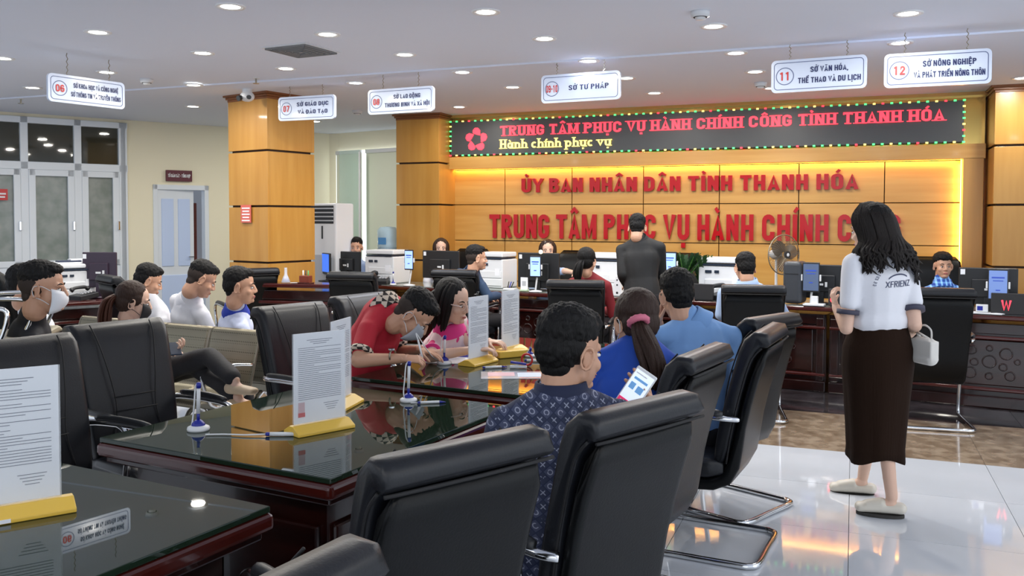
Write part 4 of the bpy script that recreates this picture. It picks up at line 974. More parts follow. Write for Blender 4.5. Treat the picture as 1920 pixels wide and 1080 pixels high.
# ================================================================== THINGS ON THE TABLES
def tbl(px, py, z=TZ): p = atz(px, py, z+.001); return V((p.x, p.y, z-.0005))
def sheet_lines(par, w, h, y, z0, seed, dens=26):
    r = random.Random(seed); m_ = M(); z = z0+h*.93
    for k in range(3): m_.box((0, y, z), (w*(.5-.12*k), .0006, .0022)); z -= h*.022
    z -= h*.02
    while z > z0+h*.24:
        ww = w*(.84 if r.random() > .25 else r.uniform(.3, .6)); m_.box((-w*.42+ww/2, y, z), (ww, .0006, .0020)); z -= h*.0225*(1 if r.random() > .12 else 1.8)
    for k in range(4): m_.box((w*.22, y, z0+h*(.19-.025*k)), (w*(.30-.05*k), .0006, .002))
    m_.build('printed_lines', ink_m, par)
def stand(px, py, ang, lab, seed, w=.215, h=.335, bw_=.24, red=False, tick=False, bd=.11):
    p = tbl(px, py); t = thing('document_stand', lab, 'document stand', p, ang, group='yellow-footed document stands')
    m_ = M(); m_.T = Matrix.Rotation(PI/2, 4, 'Z') @ Matrix.Rotation(PI/2, 4, 'X')
    m_.prism([(-bd/2, 0), (bd/2, 0), (bd/2, .012), (.012, .034), (-.012, .034), (-bd/2, .012)], -bw_/2, bw_/2); m_.build('foot', yellow_m, t, bevel=.003)
    M().box((0, -.0035, .034+h/2), (w+.008, .0015, h)).box((0, .0035, .034+h/2), (w+.008, .0015, h)).build('acrylic_sleeve', clear_m, t)
    M().box((0, 0, .036+h/2), (w, .003, h-.004)).build('sheet', paper_m, t)
    for y in (-.0019, .0019): sheet_lines(t, w, h-.01, y, .04, seed)
    if red: M().box((-w*.36, -.002, .09), (.026, .0008, .05)).build('red_stamp_box', mat('pink_box', (.6, .35, .38), .6), t); M().box((-w*.36, -.0026, .069), (.028, .0008, .016)).build('red_stamp', redp_m, t)
    if tick: M().box((-.02, -bd/2-.001, .008), (.03, .001, .010)).build('white_mark', paper_m, t)
    return t
SA = az(47)
t1b = tbl(60, 962); stand(20, 968, az(55), 'document stand at the left edge, nearest us, with a long printed sheet', 1, w=.235, h=.36, bw_=.30, tick=True, bd=.12)
stand(600, 806, SA, 'document stand with a red stamp box on the middle table', 2, red=True)
stand(640, 762, az(12)+PI, 'document stand seen almost edge-on behind the red stamp box one', 3, w=.20)
stand(897, 681, az(31), 'document stand right of the woman in pink, clip on its top edge', 4, w=.19, h=.335)
stand(957, 660, az(31), 'document stand farthest away, tallest in the picture centre', 5, w=.19, h=.335)
cl_ = thing('binder_clip', 'small dark clip on top of the sheet right of the woman in pink', 'clip', tbl(893, 681)+V((0, 0, .372)), az(31)); M().box((0, 0, 0), (.03, .014, .018)).build('clip', black_m, cl_); M().tube([(-.008, -.004, .008), (-.010, -.012, .022), (.010, -.012, .022), (.008, -.004, .008)], .001, 5).build('wire', chrome_m, cl_)
penstand(tbl(372, 806), 0, 'pen holder nearest us on the middle table, its pen upright', 1.15, tall=.15)
penstand(tbl(766, 752), .5, 'pen holder beside the white pen at the far end of the middle table', 1.05, tall=.16)
penstand(tbl(833, 682), .2, 'pen holder in front of the woman in pink', 1.15, tall=.13)
penstand(tbl(994, 668), .2, 'pen holder partly hidden by the head of the nearest man', .9, tall=.05)
pA = tbl(533, 817); ang = math.atan2((tbl(568, 817)-tbl(490, 817)).y, (tbl(568, 817)-tbl(490, 817)).x)
loose_pen(pA, ang, 'pen lying beside the yellow foot of the red stamp box stand', [(-.058, 0, .0065), (-.12, -.004, .005), (-.19, .008, .004), (-.25, .004, .004)], 1.15)
loose_pen(tbl(806, 756), az(80), 'pen lying right of the far pen holder on the middle table', [(-.058, 0, .0065), (-.09, .01, .004)], .9)
loose_pen(tbl(925, 690), az(75), 'pen lying on the farthest table before the coloured leaflet')
loose_pen(tbl(1003, 678), az(100), 'pen lying next to the head of the nearest man')
loose_pen(tbl(945, 640), az(85), 'pen lying under the hands of the woman in pink')
def flat_sheet(px, py, w, h, ang, lab, m_=paper_m, dz=.0008, col=None):
    p = tbl(px, py); t = thing('paper_sheet', lab, 'paper', p+V((0, 0, dz*0)), ang, group='papers lying on the tables')
    M().box((0, 0, .001), (w, h, .0016)).build('sheet', m_, t)
    if col:
        M().box((-w*.2, h*.1, .0022), (w*.4, h*.5, .0006)).build('picture', mat('pink_print', (.75, .45, .5), .4), t); M().box((w*.22, -.0, .0022), (w*.35, h*.6, .0006)).build('picture', mat('pale_print', (.55, .66, .8), .4), t)
    else:
        r = random.Random(int(px)); mm_ = M()
        for k in range(9): mm_.box((0, -h*.35+h*.085*k, .0020), (w*r.uniform(.5, .8), .002, .0004))
        mm_.build('printed_lines', ink_m, t)
flat_sheet(836, 675, .30, .22, az(100), 'white form the man in the red polo is writing on')
flat_sheet(780, 672, .20, .14, az(80), 'second white sheet partly under the writing hands')
flat_sheet(965, 703, .34, .20, az(88), 'glossy coloured leaflet left of the nearest head', col=1, m_=mat('glossy_leaflet', (.72, .72, .78), .08, coat=.8))
t = thing('clipboard', 'dark clipboard under the white form', 'clipboard', tbl(852, 668)-V((0, 0, .0001)), az(95)); M().box((0, 0, .0008), (.30, .22, .001)).build('board', blue_m, t)
# yellow wooden rack on the farthest table
t = thing('wooden_rack', 'low yellow wooden holder at the far end of the table', 'holder', tbl(958, 668), az(60)); M().box((0, 0, .02), (.20, .09, .04)).build('box', yellow_m, t, bevel=.006)
t = thing('tape_roll', 'red tape ring beside the nearest head', 'tape', tbl(988, 686)+V((0, 0, 0)), 0)
M().tube([(.03*math.cos(k*PI/8), 0, .036+.03*math.sin(k*PI/8)) for k in range(16)], .006, 6, closed=True).build('ring', redp_m, t, True)
t = thing('stapler', 'blue and white stapler left of the nearest head', 'stapler', tbl(972, 690), az(95)); M().box((0, 0, .008), (.09, .02, .012)).build('base', white_m, t, bevel=.003); M().box((0, 0, .028), (.085, .018, .012), R=Matrix.Rotation(.12, 3, 'Y')).build('arm', blue_m, t, bevel=.003)

# ================================================================== PEOPLE
skin_m = mat('skin', (.56, .31, .20), .5, bump=(90, .05)); skinl_m = mat('light_skin', (.68, .44, .33), .5)
hair_m = mat('black_hair', (.0045, .004, .004), .62, bump=((220, 220, 40), 1.0), spec=.25); hairb_m = mat('brown_hair', (.030, .014, .009), .55, bump=((240, 240, 30), 1.0), spec=.3)
fade_m = mat('cropped_hair', (.045, .034, .029), .8, bump=(400, .6), spec=.2); eyew_m = mat('eye_white', (.75, .72, .70), .25); iris_m = mat('iris', (.02, .01, .006), .15)
lip_m = mat('lips', (.45, .14, .12), .45); trous_m = mat('dark_trousers', (.006, .006, .009), .75, bump=(40, .3)); shoe_m = mat('dark_shoe', (.02, .016, .014), .4)
mask_m = mat('white_face_mask', (.78, .80, .84), .75, bump=(60, .15)); maskb_m = mat('black_face_mask', (.012, .012, .014), .7)
def remesh(mm_, vox, name, mt, root, inv, it=3, disp=None, join=None):
    me = mm_.mesh('t', mt, True); o = bpy.data.objects.new('t', me); COL.objects.link(o)
    r = o.modifiers.new('r', 'REMESH'); r.mode = 'VOXEL'; r.voxel_size = vox; r.use_smooth_shade = True
    if it: s = o.modifiers.new('s', 'SMOOTH'); s.factor = .5; s.iterations = it
    dg = bpy.context.evaluated_depsgraph_get(); out = bpy.data.meshes.new_from_object(o.evaluated_get(dg))
    bpy.data.objects.remove(o); bpy.data.meshes.remove(me)
    if disp:
        sc_, am = disp; out.update()
        nn = [v.normal.copy() for v in out.vertices]
        for v, q in zip(out.vertices, nn): v.co += q*am*noise.noise(V((v.co.x*sc_[0], v.co.y*sc_[1], v.co.z*sc_[2])))
    if join:
        bm = bmesh.new(); bm.from_mesh(out)
        for j in join: bm.from_mesh(j); bpy.data.meshes.remove(j)
        bm.to_mesh(out); bm.free()
    out.materials.clear(); out.materials.append(mt); out.polygons.foreach_set('use_smooth', [True]*len(out.polygons))
    if name is None: return out
    out.transform(inv); out.update(); out.name = name; return link(name, out, root)
def hand_parts(wr, d, palm, thumb_side, curl, L=.185, tdir=None):
    """closed pieces of one hand: wr wrist, d finger direction, palm = direction the palm faces; thumb_side = +1/-1 along d x palm"""
    d = V(d).normalized(); palm = V(palm); palm = (palm-d*palm.dot(d)).normalized(); sd = d.cross(palm)*thumb_side; k = L/.185; m_ = M(); wr = V(wr)
    m_.cone(wr-d*.01, wr+d*.03*k, (.024*k, .019*k), (.030*k, .016*k), sd, 12); m_.cone(wr+d*.03*k, wr+d*.078*k, (.034*k, .015*k), (.037*k, .012*k), sd, 12)
    for i, (off, ln) in enumerate(((.029, .071), (.010, .080), (-.010, .074), (-.028, .058))):
        b = wr+d*(.082-.003*abs(i-1))*k+sd*off*k; dd = (d+sd*off*1.6).normalized(); nrm = palm; a = curl*(.75+.12*i)
        r0 = .0088*k
        for j, fr in enumerate((.45, .31, .24)):
            a_ = a*(.75 if j == 0 else 1.0); dd = (dd*math.cos(a_)+nrm*math.sin(a_)).normalized(); nrm = (nrm-dd*nrm.dot(dd)).normalized()
            e = b+dd*ln*k*fr; m_.cone(b, e, r0, r0*.90, None, 9); b = e; r0 *= .90
    b = wr+d*.022*k+sd*.022*k; dd = (d*.62+sd*.72+palm*(.25+.5*curl)).normalized() if tdir is None else (d*.3+sd*.5+palm*.8).normalized(); e = b+dd*.042*k; m_.cone(b, e, .0125*k, .0105*k, None, 9)
    dd = (d*.85+sd*.25+palm*(.15+.6*curl)).normalized() if tdir is None else V(tdir).normalized(); f = e+dd*.032*k; m_.cone(e, f, .0105*k, .0092*k, None, 9); m_.cone(f, f+(dd+palm*.3*curl).normalized()*.022*k, .0092*k, .0078*k, None, 9)
    return m_
def human(label, P, S, fa, H, ha, pitch=0, roll=0, sw=.17, shirt=None, sleeve='short', pants=None, skin=None, hair='short', hairm=None, arms={}, legs=None, standing=False,
          fem=False, mask=None, collar=None, cuff=None, vox=.010, hs=1.0, hands=True, bulk=1.0, group=None, fa_deg=True, glasses=False, nolegs=False, skirt=None, shoe=None, neckopen=None):
    skin = skin or skin_m; hairm = hairm or hair_m; pants = pants or trous_m; shirt = shirt or white_m
    P, S, H = V(P), V(S)+V((0, 0, .038)), V(H); fa = az(fa); ha = az(ha); Fv = V((math.cos(fa), math.sin(fa), 0)); Rv = V((math.sin(fa), -math.cos(fa), 0)); Z = V((0, 0, 1))
    root = thing('person', label, 'person', (P.x, P.y, 0), fa-PI/2, group or 'people in the service hall'); inv = (Matrix.Translation((P.x, P.y, 0)) @ Matrix.Rotation(fa-PI/2, 4, 'Z')).inverted()
    T = S-P; tl = T.length; td = T.normalized(); k = .90 if fem else 1.0; kb = k*bulk
    Hm = Matrix.Translation(H) @ Matrix.Rotation(ha-PI/2, 4, 'Z') @ Matrix.Rotation(-math.radians(pitch), 4, 'X') @ Matrix.Rotation(math.radians(roll), 4, 'Y') @ Matrix.Scale(hs, 4)
    Rr = (Rv-td*Rv.dot(td)).normalized(); sh = {s: S+Rr*(sw*.95*sg)-td*.062 for s, sg in (('L', -1), ('R', 1))}
    ar = {}
    for s, sg in (('L', -1), ('R', 1)):
        a = dict(arms.get(s, {})); e = V(a['e']) if 'e' in a else sh[s]+Rr*sg*.05+Fv*.07-Z*.26
        w = V(a['w']) if 'w' in a else e+Fv*.23-Rr*sg*.09+Z*.01
        ue = e-sh[s]; ue = ue if ue.length < .34 else ue.normalized()*.34; e = sh[s]+ue if 'e' in a and a.get('fix', 1) and (V(a['e'])-sh[s]).length > .34 else e
        fw = w-e; w = e+fw.normalized()*.27 if fw.length > .27 else w
        ar[s] = (sh[s], e, w, a)
    # ---- body
    def torso(m_, g, upto=1.0):
        m_.cone(P-td*.02 if not (g and skirt) else P+td*.10, P+td*tl*.30, ((.150+g)*kb, (.112+g)*kb), ((.128+g)*kb, (.098+g)*kb), Rr); m_.cone(P+td*tl*.28, P+td*tl*.68, ((.128+g)*kb, (.098+g)*kb), ((.152+g)*kb, (.110+g)*kb), Rr)
        m_.cone(P+td*tl*.64, S-td*.055, ((.152+g)*kb, (.110+g)*kb), ((.120+g)*kb, (.085+g)*kb), Rr)
        m_.cone(sh['L']+Rr*.03, S+td*.0, .046*bulk+g*.7, .056*bulk+g*.7, None); m_.cone(sh['R']-Rr*.03, S+td*.0, .046*bulk+g*.7, .056*bulk+g*.7, None)
        nb = Hm @ V((0, -.03, -.10)); q = S+(nb-S)*.35
        m_.cone(sh['L']+Rr*.05, q, .035+g*.6, .045+g*.3); m_.cone(sh['R']-Rr*.05, q, .035+g*.6, .045+g*.3)
        if fem: 
            for sg in (-1, 1): m_.ell(P+td*tl*.72+Rr*sg*.075+Fv*.07, (.065, .06, .07))
    m_ = M(); torso(m_, 0); nb = Hm @ V((0, -.028, -.075)); rn = .056 if not fem else .047; m_.cone(S-td*.03, nb, (rn+.006, rn), (rn, rn-.002), Rr)
    for s in 'LR': a, e, w, _ = ar[s]; m_.cone(a, e, .046*k, .038*k); m_.cone(e, w, .040*k, .025*k)
    if standing:
        lg = legs or {}; hips = {s: P+Rv*sg*.09-Z*.05 for s, sg in (('L', -1), ('R', 1))}
        lj = {s: (hips[s], V(lg[s][0]) if s in lg else hips[s]-Z*.42+Fv*.03, V(lg[s][1]) if s in lg else V((hips[s].x, hips[s].y, .09)), (V(lg[s][2]) if s in lg and len(lg[s]) > 2 else Fv)) for s in 'LR'}
    else:
        lg = legs or {}; lj = {}
        for s, sg in (('L', -1), ('R', 1)):
            h = P+Rv*sg*.09; kn = V(lg[s][0]) if s in lg else h+Fv*.40+Rv*sg*.03-Z*.01; an = V(lg[s][1]) if s in lg else V((kn.x+Fv.x*.02, kn.y+Fv.y*.02, .085)); lj[s] = (h, kn, an, V(lg[s][2]) if s in lg and len(lg[s]) > 2 else Fv)
    for s in 'LR': h, kn, an, fd = lj[s]; m_.cone(h, kn, .078*k, .052*k); m_.cone(kn, an, .052*k, .034*k); m_.cone(an-Z*.04, an+fd*.14-Z*.06, (.034, .028), (.035, .016), Rv)
    # head, finer, joined into the same body mesh
    h_ = M(); h_.T = Hm
    h_.ell((0, -.014, .035), (.074, .094, .084), nu=20, nv=14); h_.ell((0, .028, -.030), (.060, .060, .083), nu=18, nv=12); h_.ell((0, .046, -.088), (.036, .036, .027))
    h_.ell((0, .0, -.055), (.058, .06, .045)); h_.cone((-.036, .068, .020), (.036, .068, .020), .012, .012); h_.ell((-.036, .058, -.030), (.024, .022, .022)); h_.ell((.036, .058, -.030), (.024, .022, .022))
    h_.cone((0, .084, .012), (0, .101, -.024), .0075, .011); h_.ell((-.011, .093, -.030), (.009, .011, .008)); h_.ell((.011, .093, -.030), (.009, .011, .008))
    h_.ell((0, .087, -.057), (.022, .009, .006)); h_.ell((0, .086, -.067), (.020, .009, .006)); h_.ell((0, .083, -.088), (.018, .012, .013))
    for sg in (-1, 1):
        R_ = Matrix.Rotation(-sg*.35, 3, 'Z') @ Matrix.Rotation(-.15, 3, 'X')
        h_.tube([(sg*(.080-.007*math.cos(t)), -.012-.017*math.cos(t+.3), -.010+.031*math.sin(t)) for t in [PI*2*q/12 for q in range(12)]], .0048, 6, closed=True)
        h_.ell((sg*.073, -.006, -.014), (.006, .014, .024), R_); h_.ell((sg*.075, .002, -.034), (.006, .009, .009))
    h_.cone((0, -.022, -.03), (0, -.030, -.105), (rn, rn), (rn, rn))
    head = remesh(h_, .0042 if vox < .012 else .0055, None, skin, root, inv, 3)
    js = [head]
    if hands:
        for s, sg in (('L', -1), ('R', 1)):
            a, e, w, o_ = ar[s]; d = V(o_.get('hd', (w-e))); pl = V(o_.get('palm', (0, 0, -1))); pd = (pl-d.normalized()*pl.dot(d.normalized())); pd = pd if pd.length > .1 else Fv
            side = d.normalized().cross(pd.normalized()); want = o_.get('thumb'); ts = (1 if side.dot(V(want)) > 0 else -1) if want is not None else (1 if side.dot(-Rv*sg) > 0 else -1)
            js.append(remesh(hand_parts(w, d, pd, ts, o_.get('curl', .45), .175 if not fem else .16, o_.get('tdir')), .0034 if vox < .012 else .0045, None, skin, root, inv, 1))
    remesh(m_, vox, 'body', skin, root, inv, 4, join=js)
    # ---- clothes
    g = .013; m_ = M(); torso(m_, g)
    for s in 'LR':
        a, e, w, _ = ar[s]
        if sleeve == 'short': q = a+(e-a)*.62; m_.cone(a, q, .050*k*bulk, .057*k); 
        elif sleeve == 'cap': q = a+(e-a)*.40; m_.cone(a, q, .050*k*bulk, .055*k)
        else: m_.cone(a, e, .051*k*bulk, .050*k); m_.cone(e, e+(w-e)*.94, .052*k, .035*k)
    nq = S+(nb-S)*(.34 if fem else .56); m_.cone(S-td*.05, nq, (rn+.040, rn+.026), (rn+.010, rn+.008), Rr)
    so = remesh(m_, vox, 'shirt', shirt, root, inv, 4, disp=((7, 7, 5), .010))
    if cuff:
        for s in 'LR':
            a, e, w, _ = ar[s]; f_ = .62 if sleeve == 'short' else .4; q = a+(e-a)*(f_+.13); d = (e-a).normalized(); x = d.orthogonal().normalized(); y = d.cross(x); c = M(); c.rings([[q+d*o+(x*math.cos(t*PI/10)+y*math.sin(t*PI/10))*r for t in range(20)] for o, r in ((-.012, .058*k), (-.012, .0625*k), (.012, .0625*k), (.012, .052*k))])
            mm2 = c.mesh('cuff', cuff, True); mm2.transform(inv); link('cuff', mm2, root)
    if collar:
        d = (Hm @ V((0, -.028, -.075))-S).normalized(); b = S-td*.004+d*.004; c = M(); y0 = (Rr-d*Rr.dot(d)).normalized(); x0 = d.cross(y0)
        def rg(o, r, lift=0): return [b+d*(o+lift*math.sin(t*PI/12))+(y0*math.cos(t*PI/12)*(r+.006)+x0*math.sin(t*PI/12)*r) for t in range(24)]
        c.rings([rg(-.020, .098), rg(.022, .081), rg(.056, .0725), rg(.056, .066), rg(.0, .066)], cap=False)
        mm2 = c.mesh('collar', collar, True); mm2.transform(inv); link('collar', mm2, root)
    if not nolegs:
        if skirt: skirt(root, inv)
        else:
            m_ = M(); m_.cone(P-td*.03, P+td*tl*.16, ((.165)*kb, .128*kb), ((.148)*kb, .112*kb), Rr)
            for s in 'LR': h, kn, an, fd = lj[s]; m_.cone(h, kn, .092*k, .066*k); m_.cone(kn, an+(kn-an)*.08, .066*k, .056*k)
            remesh(m_, vox*1.15, 'trousers', pants, root, inv, 4, disp=((9, 9, 5), .008))
        if shoe is None or shoe:
            for s in 'LR':
                h, kn, an, fd = lj[s]; m_ = M(); fd = fd.normalized(); b = V((an.x, an.y, an.z-.05)); m_.cone(b-fd*.03, b+fd*.13-Z*.008, (.040, .036), (.040, .022), fd.cross(Z)); remesh(m_, .008, 'shoe', shoe_m if shoe is None else shoe, root, inv, 2)
    # ---- face pieces
    hi = inv @ Hm
    def hp(mc, nm, mt, sm=True, label=None):
        me = mc.mesh(nm, mt, sm); me.transform(hi); return link(nm, me, root, label=label)
    for sg in (-1, 1):
        e = M(); e.ell((sg*.030, .0745, -.001), (.0115, .0112, .0062)); eo = hp(e, 'eye', eyew_m)
        e = M(); e.ell((sg*.030, .0835, -.001), (.0058, .0035, .0056)); io = hp(e, 'iris', iris_m); io.parent = eo
        e = M(); e.tube([(sg*(.018+.026*q/6), .083-.008*(q/6)**2, .004+.006*math.sin(PI*q/6)) for q in range(7)], .0016, 5); e.tube([(sg*(.014+.034*q/6), .084-.012*(q/6)**2, .022+.006*math.sin(PI*q/6)) for q in range(7)], [.002, .003, .0034, .0034, .003, .0024, .0014], 5); hp(e, 'eyebrow', hair_m)
    if not mask: e = M(); e.ell((0, .0925, -.0585), (.021, .0055, .0042)); e.ell((0, .0915, -.0660), (.018, .0055, .0045)); hp(e, 'lips', lip_m)
    if mask:
        e = M()
        for j in range(7):
            v_ = j/6; zz = -.012-.088*v_; row = []
            for i in range(13):
                u_ = (i/12-.5)*2; ang = u_*1.25; rx_ = .066+.002*math.sin(PI*v_); ry = .052+.030*math.sin(PI*min(1, v_*.9+.12)); row.append(e.P((rx_*math.sin(ang), .030+ry*math.cos(ang), zz+.016*abs(u_)*(1-2*v_))))
            if j: [e.face((pr[i], pr[i+1], row[i+1], row[i])) for i in range(12)]
            pr = row
        mo = hp(e, 'face_mask', mask); sd_ = mo.modifiers.new('t', 'SOLIDIFY'); sd_.thickness = .002
        e = M()
        for sg in (-1, 1):
            e.tube(smoothpath([(sg*.062, .048, -.006), (sg*.076, .015, .012), (sg*.080, -.016, .012), (sg*.081, -.026, -.008)], 4), .0018, 5); e.tube(smoothpath([(sg*.062, .046, -.070), (sg*.070, .015, -.050), (sg*.078, -.016, -.036), (sg*.081, -.026, -.008)], 4), .0018, 5)
        hp(e, 'ear_loop', white_m if mask is not maskb_m else maskb_m)
    if glasses:
        e = M()
        for sg in (-1, 1):
            e.tube([(sg*.032+.021*math.cos(t*PI/8), .094, -.002+.015*math.sin(t*PI/8)) for t in range(16)], .0014, 5, closed=True); e.tube([(sg*.053, .092, .004), (sg*.074, .05, .004), (sg*.079, -.005, .0)], [.003, .0028, .0016], 5)
        e.tube([(-.011, .095, .002), (.011, .095, .002)], .0014, 5); hp(e, 'glasses', mat('white_glasses_frame', (.75, .6, .55), .25))
    # ---- hair
    hh = M(); hh.T = Hm; fv_ = .0055 if vox < .012 else .007
    if hair in ('short', 'fade', 'thick'):
        hh.ell((0, -.024, .060), (.078 if hair == 'fade' else .080, .094, .075), nu=20, nv=12)
        if hair != 'fade': hh.ell((0, -.050, .010), (.070, .066, .072), nu=16, nv=10)
        else: hh.ell((0, -.050, .035), (.066, .062, .062), nu=16, nv=10)
        if hair == 'thick': hh.ell((0, .020, .088), (.066, .068, .042)); hh.ell((0, -.02, .07), (.088, .09, .070)); hh.ell((0, .055, .075), (.050, .030, .022))
        else: hh.ell((0, .022, .092), (.056, .058, .032))
        remesh(hh, fv_, 'hair', hairm, root, inv, 1, disp=((95, 95, 60), .006))
        fd_ = M(); fd_.T = Hm; fd_.ell((0, -.028, .022), (.0765, .084, .076), nu=20, nv=12); fd_.ell((0, -.052, -.038), (.054, .040, .045))
        remesh(fd_, fv_, 'cropped_sides', fade_m if hair == 'fade' else hairm, root, inv, 1)
    else:
        hh.ell((0, -.028, .048), (.084, .096, .086), nu=20, nv=12); hh.ell((0, -.045, -.005), (.078, .072, .075), nu=16, nv=10)
        if hair == 'pony':
            for sg in (-1, 1): hh.ell((sg*.058, -.002, .022), (.024, .046, .045))
        remesh(hh, fv_, 'hair', hairm, root, inv, 1, disp=((90, 90, 40), .003))
    return root, inv, Hm, so
def strands(root, inv, name, mt, paths, r0, n_side=5, parent=None, label=None):
    m_ = M()
    for p in paths:
        p = smoothpath(p, 4); N = len(p); m_.tube(p, [r0*(.55+.9*math.sin(PI*min(.97, .12+q/(N-1)*.85)))*(1 if q < N-1 else .15) for q in range(N)], n_side, flat=.5)
    me = m_.mesh(name, mt, True); me.transform(inv); return link(name, me, parent or root, label=label)
def ponytail(root, inv, Hm, pts, n, rad, r0, mt, seed=1, tie=None):
    r = random.Random(seed); ps = []
    for k in range(n):
        a = r.uniform(0, 2*PI); q = math.sqrt(r.random()); path = []
        for i, p in enumerate(pts):
            f = rad[i]*q; path.append(V(p)+V((math.cos(a)*f+r.uniform(-1, 1)*rad[i]*.12, math.sin(a)*f*.7, r.uniform(-1, 1)*.006)))
        ps.append(path)
    strands(root, inv, 'ponytail', mt, ps, r0)
    if tie:
        c = V(pts[0]); d = (V(pts[1])-c).normalized(); x = d.orthogonal().normalized(); y = d.cross(x); m_ = M()
        m_.tube([c+(x*math.cos(t*PI/12)+y*math.sin(t*PI/12))*(rad[0]+.012+.004*(t % 2)) for t in range(24)], .014, 8, closed=True); me = m_.mesh('hair_tie', tie, True); me.transform(inv); link('hair_tie', me, root)

rs = random.Random(2)
def side_hair(r_, i_, H_, mt, L=.2):
    ps = []
    for k in range(40):
        a = rs.uniform(-2.5, 2.5); c = math.sin(a)*.080; b_ = -.015-math.cos(a)*.085
        if b_ > .035: continue
        ps.append([H_ @ V((c*.6, b_*.6, .11)), H_ @ V((c*1.05, b_, .05)), H_ @ V((c*1.1, b_*1.05, -.05)), H_ @ V((c*1.05, b_*.95, -L*rs.uniform(.7, 1)))])
    strands(r_, i_, 'side_hair', mt, ps, .013)
whites = mat('white_cotton', (.74, .75, .80), .8, bump=(30, .25)); palebl = mat('pale_blue_white_cotton', (.58, .64, .84), .8, bump=(30, .25))
blacktee = mat('charcoal_cotton', (.014, .015, .020), .8, bump=(30, .25)); redpolo = mat('red_cotton', (.42, .006, .022), .75, bump=(30, .25)); royal = mat('royal_blue_collar', (.01, .04, .40), .7)
denim = mat('dark_blue_cotton', (.020, .048, .105), .8, bump=(30, .3)); darkred = mat('dark_red_cotton', (.19, .008, .014), .8, bump=(30, .25)); blackj = mat('black_jacket_cloth', (.006, .0065, .007), .75, bump=(30, .2))
bright = mat('bright_blue_cotton', (.008, .065, .42), .75, bump=(30, .25)); lightbl = mat('light_blue_cotton', (.17, .33, .62), .8, bump=(30, .25)); paleblue = mat('pale_blue_cotton', (.36, .48, .70), .8, bump=(30, .25))
# checked cloths
def pattern(name, build):
    m = bpy.data.materials.new(name); m.use_nodes = True; nt = m.node_tree; b = nt.nodes['Principled BSDF']; b.inputs['Roughness'].default_value = .8
    tc = nt.nodes.new('ShaderNodeTexCoord'); build(nt, b, tc.outputs['Object']); return m
def chk(nt, b, v):
    c = nt.nodes.new('ShaderNodeTexChecker'); c.inputs['Scale'].default_value = 34; c.inputs['Color1'].default_value = (.62, .52, .42, 1); c.inputs['Color2'].default_value = (.02, .015, .015, 1)
    nt.links.new(v, c.inputs['Vector']); nt.links.new(c.outputs[0], b.inputs['Base Color'])
check_m = pattern('black_and_cream_checks', chk)
def plaidb(nt, b, v):
    ws = []
    for ax in ('X', 'Z'):
        w = nt.nodes.new('ShaderNodeTexWave'); w.bands_direction = ax; w.inputs['Scale'].default_value = 8; nt.links.new(v, w.inputs['Vector'])
        r = nt.nodes.new('ShaderNodeValToRGB'); r.color_ramp.elements[0].position = .45; r.color_ramp.elements[0].color = (.006, .04, .22, 1); r.color_ramp.elements[1].position = .9; r.color_ramp.elements[1].color = (.20, .42, .75, 1)
        nt.links.new(w.outputs['Fac'], r.inputs[0]); ws.append(r.outputs[0])
    x = nt.nodes.new('ShaderNodeMixRGB'); x.blend_type = 'ADD'; x.inputs[0].default_value = .6; nt.links.new(ws[0], x.inputs[1]); nt.links.new(ws[1], x.inputs[2]); nt.links.new(x.outputs[0], b.inputs['Base Color'])
plaid_m = pattern('blue_checked_cloth', plaidb)
def mono(nt, b, v):
    L = nt.links.new
    def mth(op, a, c=None):
        n = nt.nodes.new('ShaderNodeMath'); n.operation = op
        for i, q in enumerate((a, c)):
            if q is None: continue
            if isinstance(q, (int, float)): n.inputs[i].default_value = q
            else: L(q, n.inputs[i])
        return n.outputs[0]
    s = nt.nodes.new('ShaderNodeSeparateXYZ'); L(v, s.inputs[0]); X, Z = s.outputs[0], s.outputs[2]
    k = 25.0; a = mth('MULTIPLY', mth('ADD', X, Z), k); c = mth('MULTIPLY', mth('SUBTRACT', X, Z), k)
    fa_, fc = mth('SUBTRACT', mth('FRACT', a), .5), mth('SUBTRACT', mth('FRACT', c), .5)
    par = mth('FRACT', mth('MULTIPLY', mth('ADD', mth('FLOOR', a), mth('FLOOR', c)), .5)); par = mth('GREATER_THAN', par, .25)
    rr_ = mth('SQRT', mth('ADD', mth('MULTIPLY', fa_, fa_), mth('MULTIPLY', fc, fc))); ring = mth('LESS_THAN', mth('ABSOLUTE', mth('SUBTRACT', rr_, .24)), .055)
    cross = mth('MULTIPLY', mth('LESS_THAN', mth('MINIMUM', mth('ABSOLUTE', fa_), mth('ABSOLUTE', fc)), .05), mth('LESS_THAN', rr_, .34))
    n2 = nt.nodes.new('ShaderNodeTexNoise'); n2.inputs['Scale'].default_value = 60; L(v, n2.inputs['Vector'])
    br = mth('GREATER_THAN', n2.outputs[0], .42)
    sym = mth('MULTIPLY', mth('ADD', mth('MULTIPLY', ring, par), mth('MULTIPLY', cross, mth('SUBTRACT', 1, par))), br)
    edge = mth('GREATER_THAN', mth('MAXIMUM', mth('ABSOLUTE', fa_), mth('ABSOLUTE', fc)), .45)
    m1 = nt.nodes.new('ShaderNodeMixRGB'); L(par, m1.inputs[0]); m1.inputs[1].default_value = (.022, .030, .068, 1); m1.inputs[2].default_value = (.050, .060, .115, 1)
    m0 = nt.nodes.new('ShaderNodeMixRGB'); L(edge, m0.inputs[0]); L(m1.outputs[0], m0.inputs[1]); m0.inputs[2].default_value = (.012, .02, .06, 1)
    m2 = nt.nodes.new('ShaderNodeMixRGB'); L(mth('MINIMUM', sym, 1), m2.inputs[0]); L(m0.outputs[0], m2.inputs[1]); m2.inputs[2].default_value = (.27, .29, .38, 1); L(m2.outputs[0], b.inputs['Base Color'])
mono_m = pattern('navy_monogram_cloth', mono)
